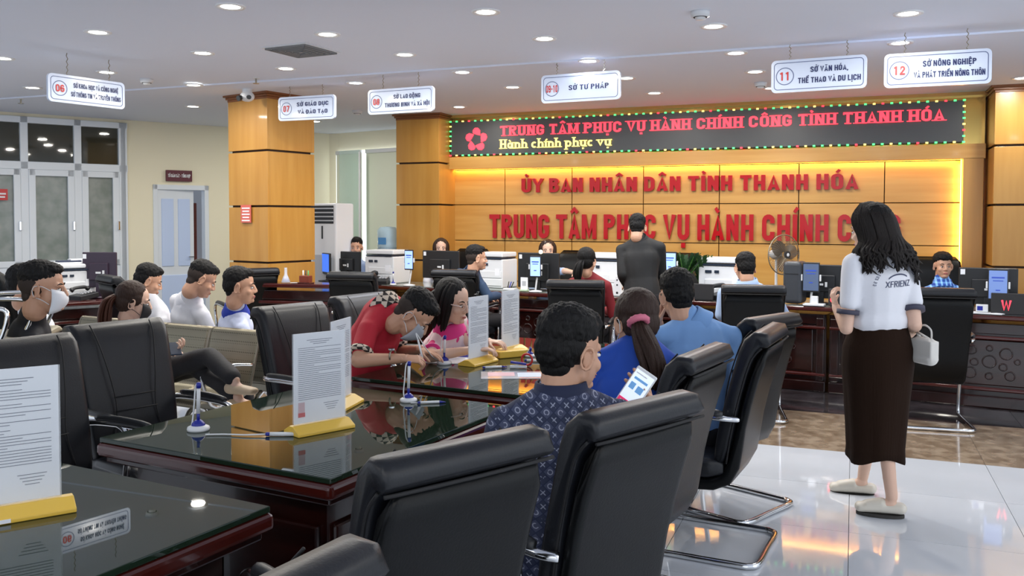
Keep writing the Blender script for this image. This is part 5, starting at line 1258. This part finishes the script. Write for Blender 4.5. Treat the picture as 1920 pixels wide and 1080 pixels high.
def blotch(nt, b, v):
    n = nt.nodes.new('ShaderNodeTexVoronoi'); n.inputs['Scale'].default_value = 14; nt.links.new(v, n.inputs['Vector']); r = nt.nodes.new('ShaderNodeValToRGB'); r.color_ramp.interpolation = 'CONSTANT'
    r.color_ramp.elements[0].color = (.62, .03, .18, 1); r.color_ramp.elements[1].position = .34; r.color_ramp.elements[1].color = (.72, .58, .60, 1); nt.links.new(n.outputs['Distance'], r.inputs[0]); nt.links.new(r.outputs[0], b.inputs['Base Color'])
pinkpat = pattern('pink_flower_cloth', blotch); pink_m = mat('hot_pink_cloth', (.66, .03, .24), .7)
Z3 = V((0, 0, 1)); LT = -_r; RT = _r; FW = _f                        # camera-left, camera-right, away
def Gz(px, d, z): return G(px, d, z)
# 1 man in black tee, left edge
human('man in a black T-shirt and white face mask in profile at the left edge', Gz(42, 4.80, .50), W(58, 618, 4.76), 58, W(82, 540, 4.62), 78, 5, 0, sw=.19, shirt=blacktee, hair='fade', hs=1.12, mask=mask_m, bulk=1.08, vox=.011)
# 20 person behind him
human('person with dark hair and white shirt mostly hidden behind the man in black', Gz(60, 5.35, .50), W(70, 610, 5.4), 80, W(50, 535, 5.35), 80, 0, 0, sw=.16, shirt=whites, hair='thick', vox=.013)
bq = Gz(30, 4.75, .50); ba = az(75)-PI/2; bench('short perforated steel bench under the man in black at the left edge', bq-V((math.cos(ba), math.sin(ba), 0))*.30-V((math.cos(ba+PI/2), math.sin(ba+PI/2), 0))*.10, ba, 2, .46)
# 2 woman on the bench
r_, i_, H_, so_ = human('seated woman with a brown ponytail, black face mask and black trousers, holding a phone', Gz(262, 5.75, .50), W(262, 628, 5.6), 95, W(252, 566, 5.5), 68, 12, 0, sw=.15, shirt=palebl, skin=skinl_m, hair='pony', hairm=hairb_m, fem=True, mask=maskb_m,
    arms={'R': dict(e=W(290, 668, 5.35), w=W(318, 664, 5.25), hd=W(340, 652, 5.25)-W(318, 664, 5.25), palm=(0, 0, 1), curl=.7), 'L': dict(e=W(300, 665, 5.7), w=W(325, 662, 5.5))},
    legs={'R': (W(392, 668, 5.25), W(440, 712, 5.05), RT*.8-FW*.3), 'L': (W(372, 690, 5.45), W(446, 742, 5.1), RT)}, shoe=mat('beige_shoe', (.55, .42, .28), .5), vox=.010)
ponytail(r_, i_, H_, [H_ @ V((0, -.105, .02)), H_ @ V((0, -.145, -.02)), H_ @ V((0, -.15, -.10)), H_ @ V((0, -.135, -.20)), H_ @ V((.0, -.12, -.26))], 26, [.022, .035, .045, .042, .02], .012, mat('reddish_brown_hair', (.060, .018, .008), .55, bump=((240, 240, 30), 1.0), spec=.3), 2)
ph = thing('phone', 'small phone held by the woman with the brown ponytail', 'phone', W(328, 654, 5.22), az(60)); M().box((0, 0, 0), (.065, .010, .13), R=Matrix.Rotation(-1.1, 3, 'X')).build('case', scr_m, ph, bevel=.004)
# 3,4,5 back row
human('man with cropped black hair and white shirt between the ponytail and the door', Gz(290, 6.75, .50), W(292, 585, 6.65), 50, W(279, 527, 6.6), 62, 22, 0, sw=.17, shirt=whites, hair='short', vox=.013)
human('man in a white polo shirt looking down in front of the open door', Gz(352, 6.55, .52), W(356, 572, 6.45), 40, W(379, 524, 6.35), 62, 30, 0, sw=.19, shirt=whites, hair='fade', collar=whites, vox=.012, hs=1.06)
human('man in a pale shirt with a royal blue collar in profile before the column', Gz(440, 6.35, .52), W(442, 592, 6.25), 60, W(451, 537, 6.18), 80, 5, 0, sw=.19, shirt=palebl, hair='short', collar=royal, vox=.012, hs=1.08)
# 6 man in red
el = W(676, 682, 4.40)
r_, i_, H_, so_ = human('man in a red polo shirt and grey mask bowed over the table, writing', Gz(662, 4.85, .54), W(722, 590, 4.66), 98, W(777, 590, 4.58), 96, 50, 0, sw=.19, shirt=redpolo, sleeve='short', hair='fade', collar=check_m, cuff=check_m, mask=mat('grey_face_mask', (.36, .38, .42), .75),
    arms={'R': dict(e=W(672, 676, 4.38), w=W(757, 672, 4.34), hd=RT*.8+FW*.3-Z3*.1, palm=-Z3+FW*.5, curl=.75), 'L': dict(e=W(745, 660, 4.95), w=W(790, 655, 4.72), hd=RT*.9-FW*.3-Z3*.2, palm=-Z3, curl=.3)}, bulk=1.12, vox=.0095, hs=1.06)
t = thing('wristwatch', 'steel wristwatch on the arm of the man in the red polo', 'watch', W(736, 667, 4.35)); M().tube([V((0, .030*math.cos(k*PI/8), .030*math.sin(k*PI/8))) for k in range(16)], .005, 6, closed=True).build('strap', steel_m, t, True); M().cyl((0, -.01, .030), (0, -.01, .038), .016).build('dial', chrome_m, t)
t = thing('desk_pen', 'white pen in the writing hand of the man in red, on a white cord', 'pen', W(792, 668, 4.42)); M().cyl((0, 0, -.01), (-.03, .01, .08), .005).build('barrel', white_m, t, True)
pp = V(t.location); M().tube(smoothpath([V((-.03, .01, .08)), V((-.05, .03, .11)), W(800, 655, 4.5)-pp, W(815, 672, 4.7)-pp, W(833, 676, 4.75)-pp], 5), .003, 6).build('cord', white_m, t, True)
# 7 woman in pink
r_, i_, H_, so_ = human('woman with glasses and a pink flowered blouse leaning on the table', Gz(800, 5.40, .50), W(842, 628, 5.02), 104, W(850, 566, 4.95), 122, 14, 0, sw=.155, shirt=pinkpat, sleeve='cap', hair='pony', fem=True, collar=pink_m, cuff=pink_m, glasses=True, skin=skinl_m,
    arms={'R': dict(e=W(808, 668, 4.78), w=W(892, 655, 4.82), hd=RT+FW*.2, palm=-Z3, curl=.5), 'L': dict(e=W(880, 650, 5.2), w=W(918, 640, 5.08), hd=RT*.6-FW*.4, palm=-Z3, curl=.5)}, vox=.010, hs=1.02)
side_hair(r_, i_, H_, hair_m, .17)
ponytail(r_, i_, H_, [H_ @ V((0, -.07, .06)), H_ @ V((0, -.115, 0)), H_ @ V((0, -.11, -.09)), H_ @ V((0, -.09, -.15))], 30, [.05, .06, .055, .03], .014, hair_m, 4)
# staff behind the counter
def at_desk(px, py, d, fa, lab, **k):
    h = W(px, py, d); p = G(px, d+.10, .52); s = V((h.x, h.y, h.z-.222)); return human(lab, p, s, fa, h, fa, k.pop('pitch', 12)*.2, 0, nolegs=False, vox=.014, **k)
at_desk(668, 464, 11.0, 178, 'clerk with short dark hair behind the monitor with the blue side screen', shirt=paleblue, pitch=22, hair='short')
r_, i_, H_, so_ = at_desk(827, 466, 10.8, 176, 'clerk woman with centre-parted dark hair behind a monitor', shirt=whites, pitch=14, hair='long', hairm=hairb_m, fem=True, skin=skinl_m, sw=.15)
side_hair(r_, i_, H_, hairb_m)
r_, i_, H_, so_ = at_desk(1027, 470, 10.1, 180, 'clerk woman with a dark hair fringe behind the lit phone stand, in pale blue', shirt=paleblue, pitch=16, hair='long', hairm=mat('dark_brown_hair', (.022, .011, .009), .4), fem=True, skin=skinl_m, sw=.155,
    sleeve='short', arms={'L': dict(e=W(1060, 508, 9.9), w=W(1086, 513, 9.6), hd=-FW, palm=-Z3, curl=.3)})
side_hair(r_, i_, H_, hairb_m, .14)
at_desk(1768, 499, 8.25, 190, 'clerk in a blue checked shirt behind the rightmost chair, facing us', shirt=plaid_m, hair='thick', pitch=8, collar=plaid_m, skin=skin_m, hs=1.0)
# 10 man in dark blue
human('man in a dark blue shirt turned to the counter, face in profile', Gz(872, 8.85, .52), W(884, 520, 8.72), 50, W(894, 484, 8.62), 72, 4, 0, sw=.19, shirt=denim, sleeve='long', hair='fade', collar=denim, vox=.012, hs=1.02, bulk=1.05,
    arms={'R': dict(e=W(915, 556, 8.6), w=W(945, 553, 8.95), hd=FW, palm=-Z3, curl=.5)})
# 12 woman in red
r_, i_, H_, so_ = human('woman in a dark red top with a black ponytail, seen from behind', Gz(1100, 7.95, .52), W(1106, 528, 7.9), 12, W(1101, 490, 7.85), 30, 5, 0, sw=.165, shirt=darkred, sleeve='long', hair='pony', fem=True, vox=.012, hs=.97)
ponytail(r_, i_, H_, [H_ @ V((0, -.105, .0)), H_ @ V((-.01, -.145, -.04)), H_ @ V((-.02, -.15, -.12)), H_ @ V((-.02, -.13, -.20))], 24, [.02, .035, .04, .015], .012, hair_m, 5)
# 13 standing man in black
hw_ = W(1195, 427, 8.15)
human('man in a black jacket standing at the counter with his back to us', G(1205, 8.05, .86), V((G(1200, 8.15).x, G(1200, 8.15).y, 1.30)), 12, hw_, 15, 20, 0, sw=.19, shirt=blackj, sleeve='long', hair='short', collar=blackj, standing=True, vox=.011, hs=.98, bulk=1.08,
    arms={'L': dict(e=W(1168, 515, 8.1), w=W(1178, 548, 8.4), hd=FW, curl=.3), 'R': dict(e=W(1240, 515, 8.2), w=W(1235, 548, 8.5), hd=FW, curl=.3)})
# 17 man at counter, light blue
human('man in a pale blue shirt on the chair at the counter, seen from behind', Gz(1404, 7.05, .52), W(1402, 545, 7.05), 8, W(1397, 503, 7.08), -2, 16, 0, sw=.20, shirt=paleblue, sleeve='long', hair='short', collar=paleblue, vox=.012, hs=1.0,
    arms={'L': dict(e=W(1352, 590, 7.1), w=W(1375, 580, 7.35), hd=FW, curl=.3), 'R': dict(e=W(1470, 590, 7.2), w=W(1450, 580, 7.5), hd=FW, curl=.3)})
# 16 man in light blue, hand on cheek
human('man in a light blue shirt resting his cheek on his hand', Gz(1315, 4.30, .52), W(1305, 622, 4.40), -14, W(1268, 553, 4.42), -14, 8, -6, sw=.205, shirt=lightbl, sleeve='short', hair='short', collar=lightbl, vox=.0095, bulk=1.12, hs=1.04,
    arms={'L': dict(e=W(1228, 650, 4.62), w=W(1236, 606, 4.52), hd=W(1243, 556, 4.50)-W(1236, 606, 4.52), palm=RT-FW*.4, curl=.25, thumb=-FW), 'R': dict(e=W(1352, 705, 4.5))})
# 15 woman in bright blue
r_, i_, H_, so_ = human('woman in a bright blue shirt with a long ponytail in a pink scrunchie', Gz(1182, 3.40, .52), W(1200, 672, 3.52), -6, W(1190, 604, 3.56), -22, 12, 0, sw=.165, shirt=bright, sleeve='long', hair='pony', hairm=hairb_m, fem=True, mask=mask_m, vox=.0095, hs=1.04, bulk=1.18)
ponytail(r_, i_, H_, [W(1197, 603, 3.43), W(1203, 625, 3.40), W(1216, 660, 3.36), W(1226, 695, 3.34), W(1228, 730, 3.34)], 44, [.018, .034, .045, .042, .015], .012, hairb_m, 6, tie=mat('pink_scrunchie', (.62, .16, .24), .7))
# 14 nearest man
hd_ = W(1205, 742, 2.74)
r_, i_, H_, so_ = human('nearest man in a patterned navy shirt with thick black hair, looking at a phone', Gz(1075, 2.58, .50), W(1052, 772, 2.68), -8, W(1070, 660, 2.70), 50, 8, 0, sw=.185, shirt=mono_m, sleeve='short', hair='thick', collar=mat('navy_collar', (.010, .016, .050), .8), vox=.008, hs=1.10, bulk=1.10, skin=skin_m,
    arms={'R': dict(e=W(1182, 842, 2.62), w=W(1214, 771, 2.785), hd=Z3*.85+LT*.28, palm=-FW*.85+LT*.4, curl=.28, thumb=RT, tdir=LT*.55+Z3*.75-FW*.12)})
t = thing('phone', 'white-framed phone showing a lit page in the hand of the nearest man', 'phone', W(1190, 734, 2.738)); 
nrm = (V((0, 0, EYE))-V(t.location)).normalized(); nrm = (nrm+LT*.25+Z3*.1).normalized(); upx = (UPV*.83+RGT*.56); upx = (upx-nrm*upx.dot(nrm)).normalized(); rx_ = upx.cross(nrm)
t.matrix_world = Matrix((rx_, upx, nrm)).transposed().to_4x4(); t.location = W(1190, 734, 2.738)
M().box((0, 0, 0), (.074, .150, .009)).build('case', white_m, t, bevel=.004)
so2 = M().box((0, .0, .0048), (.066, .130, .001)).build('screen', mat('phone_page', (.7, .75, .85), .2, emit=(.62, .72, .9), es=.75), t)
M().box((-.004, -.048, .0056), (.058, .026, .0006)).build('crimson_banner', mat('crimson_glow', (.6, .02, .12), .3, emit=(.55, .01, .09), es=.8), so2)
m_ = M(); m_.box((-.012, -.045, .0062), (.026, .006, .0005)).box((.0, -.054, .0062), (.03, .004, .0005)).box((-.008, .055, .0062), (.04, .004, .0005)); m_.build('text', paper_m, so2)
m_ = M(); m_.box((.012, .01, .0056), (.022, .022, .0006)).box((-.016, .012, .0056), (.018, .022, .0006)).box((.0, .038, .0056), (.048, .008, .0006)); m_.build('picture', mat('pale_blue_glow', (.1, .25, .5), .3, emit=(.10, .28, .55), es=.6), so2)
# 18 standing woman
skirt_m = mat('brown_corduroy', (.016, .007, .0035), .9, spec=.15, bump=((120, 120, 4), .5))
wp = G(1650, 4.60, .93)
def skirt(root, inv):
    m_ = M(); rings = []; hem = G(1648, 4.62); N = 40
    for j, (z, a, b) in enumerate(((1.03, .128, .105), (.97, .146, .118), (.88, .176, .140), (.78, .180, .145), (.62, .165, .140), (.46, .152, .135), (.34, .145, .130), (.285, .148, .134))):
        f = (1.03-z)/.745; c = V((wp.x, wp.y, z))*(1-f)+V((hem.x, hem.y, z))*f; c.z = z; row = []
        for k in range(N):
            t = 2*PI*k/N; w = 1+.035*f*math.sin(7*t+1)+.02*f*math.sin(13*t); row.append(c+_r*math.cos(t)*a*w+_f*math.sin(t)*b*w+V((0, 0, (.02*math.sin(3*t) if j == 7 else 0))))
        rings.append(row)
    m_.rings(rings, cap=False); me = m_.mesh('skirt', skirt_m, True); me.transform(inv); o = link('skirt', me, root); s_ = o.modifiers.new('t', 'SOLIDIFY'); s_.thickness = .004
fdv = LT*.85+FW*.3
r_, i_, H_, so_ = human('woman in a white T-shirt and long brown skirt walking past the counter, back to us', wp, V((G(1652, 4.60).x, G(1652, 4.60).y, 1.345)), -14, W(1632, 430, 4.66), -38, 12, 0, sw=.178, shirt=whites, sleeve='short', hair='long', hairm=hair_m, fem=True, standing=True, skin=skinl_m, skirt=skirt, shoe=False, vox=.009, hs=1.05, bulk=1.12, cuff=mat('striped_cuff', (.05, .05, .08), .7),
    legs={'R': (W(1655, 780, 4.58), W(1672, 932, 4.56), fdv), 'L': (W(1640, 770, 4.7), W(1618, 893, 4.95), fdv)},
    arms={'L': dict(e=W(1584, 645, 4.56), w=W(1567, 575, 4.66), hd=FW*.3+Z3*.8-RT*.1, palm=RT, curl=.8), 'R': dict(e=W(1716, 612, 4.52), w=W(1706, 628, 4.80), hd=FW, palm=LT, curl=.6)})
clog = mat('cream_clog', (.62, .58, .50), .45); sole = mat('dark_sole', (.03, .028, .025), .7)
for an, lab in ((V(W(1672, 932, 4.56)), 'planted'), (V(W(1618, 893, 4.95)), 'lifted')):
    fd = fdv.normalized(); sd = fd.cross(Z3); zb = .0 if lab == 'planted' else an.z-.115; b = V((an.x, an.y, zb)); m_ = M()
    m_.cone(b-fd*.045+Z3*.050, b+fd*.155+Z3*.040, (.043, .030), (.045, .026), sd); m_.cone(b+fd*.05+Z3*.065, b+fd*.12+Z3*.055, (.040, .032), (.040, .024), sd); o = remesh(m_, .007, 'clog', clog, r_, i_, 1)
    m_ = M(); m_.rings([[b+fd*(.055+.118*math.cos(t*PI/12))+sd*(.046*math.sin(t*PI/12))+Z3*z for t in range(24)] for z in (.002, .018)]); me = m_.mesh('sole', sole); me.transform(i_); so3 = link('sole', me, r_)
# long hair
rs = random.Random(11); ps = []
for k in range(300):
    a = rs.uniform(0, 2*PI); x = math.cos(a)*.083; y = math.sin(a)*.095-.015
    if y > .05: continue
    top_ = H_ @ V((x*.35, y*.3, .135)); mid = H_ @ V((x*1.05, y*1.05, .06)); low = H_ @ V((x*1.12, min(y, .03)*1.15-.01, -.06)); q = rs.random(); side = (x+.083)/.166
    end = V(top_); L = rs.uniform(.04, .15)+(.12*rs.random() if x > .05 else 0); spread = rs.uniform(-.5, 1)
    wv = rs.uniform(-.02, .02)
    p1 = V((low.x, low.y, low.z-.06))+_r*(wv+(x*.5))-_f*(.035+.02*q); p2 = V((low.x, low.y, low.z-.06-L*.45))+_r*(x*.75-wv+.015)-_f*(.055+.02*q); p3 = V((low.x, low.y, low.z-.06-L*.85))+_r*(x*.8+wv*1.5+.03)-_f*(.050+.02*q)
    ps.append([top_, mid, low, p1, p2, p3])
strands(r_, i_, 'long_hair', mat('dark_brown_long_hair', (.008, .005, .004), .6, bump=((260, 260, 20), 1.0), spec=.3), ps, .0085)
# print on the back of the T-shirt
bpy.context.view_layer.update()
bv = BVHTree.FromPolygons([r_.matrix_world @ so_.matrix_world.inverted() @ so_.matrix_world @ v.co if False else (Matrix.Translation((wp.x, wp.y, 0)) @ Matrix.Rotation(az(-14)-PI/2, 4, 'Z')) @ v.co for v in so_.data.vertices], [tuple(p.vertices) for p in so_.data.polygons])
def project(m_in, center, xd, yd):
    out = M()
    for f in m_in.f:
        pts = [m_in.v[i] for i in f]; cc_l = []
        for p in pts:
            o = center+xd*p.x+yd*p.y-_f*.5; hit = bv.ray_cast(o, _f); cc_l.append((hit[0]-_f*.003) if hit[0] else None)
        if all(c is not None for c in cc_l): out.face([out.P(c) for c in cc_l])
    return out
pc2 = W(1668, 535, 4.6); pm = M(); PM = [pm]; tot = layout('XFRIENZ', .13)[1]
for ch, x in layout('XFRIENZ', .13)[0]: put_letter(pm, ch, .13, False, .145/tot, .032, x*.145/tot-.0725, 0)
yd = (Z3*.98+_r*.05).normalized(); xd = (_r*.98+Z3*.06).normalized()
pm = M(); PM.append(pm)
for a0, a1, r1, th in ((40, 150, .070, .007),):
    pts = [(r1*math.cos(math.radians(a)), r1*.62*math.sin(math.radians(a))+.018) for a in range(a0, a1+1, 6)]
    for a, b in zip(pts, pts[1:]): pm.face([pm.P((a[0], a[1], 0)), pm.P((b[0], b[1], 0)), pm.P((b[0], b[1]+th, 0)), pm.P((a[0], a[1]+th, 0))])
rq = random.Random(4); pm = M(); PM.append(pm)
for k in range(26):                                                  # arch of tiny worn lettering: too small to read
    a = math.radians(172-6.6*k); c = V((.125*math.cos(a), .120*math.sin(a)+.0, 0)); u = V((math.sin(a), -math.cos(a), 0)); w = V((math.cos(a), math.sin(a), 0))
    if k % 7 == 6: continue
    for q in range(3): o = c+u*rq.uniform(-.003, .003)+w*(-.006+.006*q); pm.face([pm.P(o-u*.004), pm.P(o+u*.004), pm.P(o+u*.004+w*.003), pm.P(o-u*.004+w*.003)])
for pm in PM: pr = project(pm, pc2, xd, yd); me = pr.mesh('back_print', mat('dark_print', (.05, .06, .12), .7)); me.transform(i_); link('back_print', me, r_)
# her bag
bgm = mat('cream_bag', (.62, .60, .56), .5, bump=(60, .2)); bp_ = W(1733, 655, 4.50)
t = thing('handbag', 'small cream handbag hanging from the arm of the standing woman', 'bag', bp_, az(-90)+PI/2+.25)
m_ = M(); m_.cone((-.055, 0, -.045), (.055, 0, -.045), (.035, .030), (.035, .030)); m_.cone((-.045, 0, .04), (.045, 0, .04), .024, .024); m_.box((0, 0, 0), (.155, .052, .10))
o = remesh(m_, .006, 'bag_body', bgm, t, Matrix.Identity(4), 3)
M().tube(smoothpath([(-.05, 0, .06), (-.045, 0, .105), (0, 0, .125), (.045, 0, .105), (.05, 0, .06)], 5), .005, 6).build('handle', bgm, t, True)
tp = W(1716, 620, 4.56)-bp_; tp = Matrix.Rotation(-(az(-90)+PI/2+.25), 3, 'Z') @ tp
for s in (-1, 1): M().tube([(s*.03, 0, .06), tp], .006, 6, flat=.5).build('strap', bgm, t, True)
M().ell(tp, (.014, .014, .014)).build('strap_loop', mat('gold_metal', (.7, .5, .2), .2, .9), t, True)
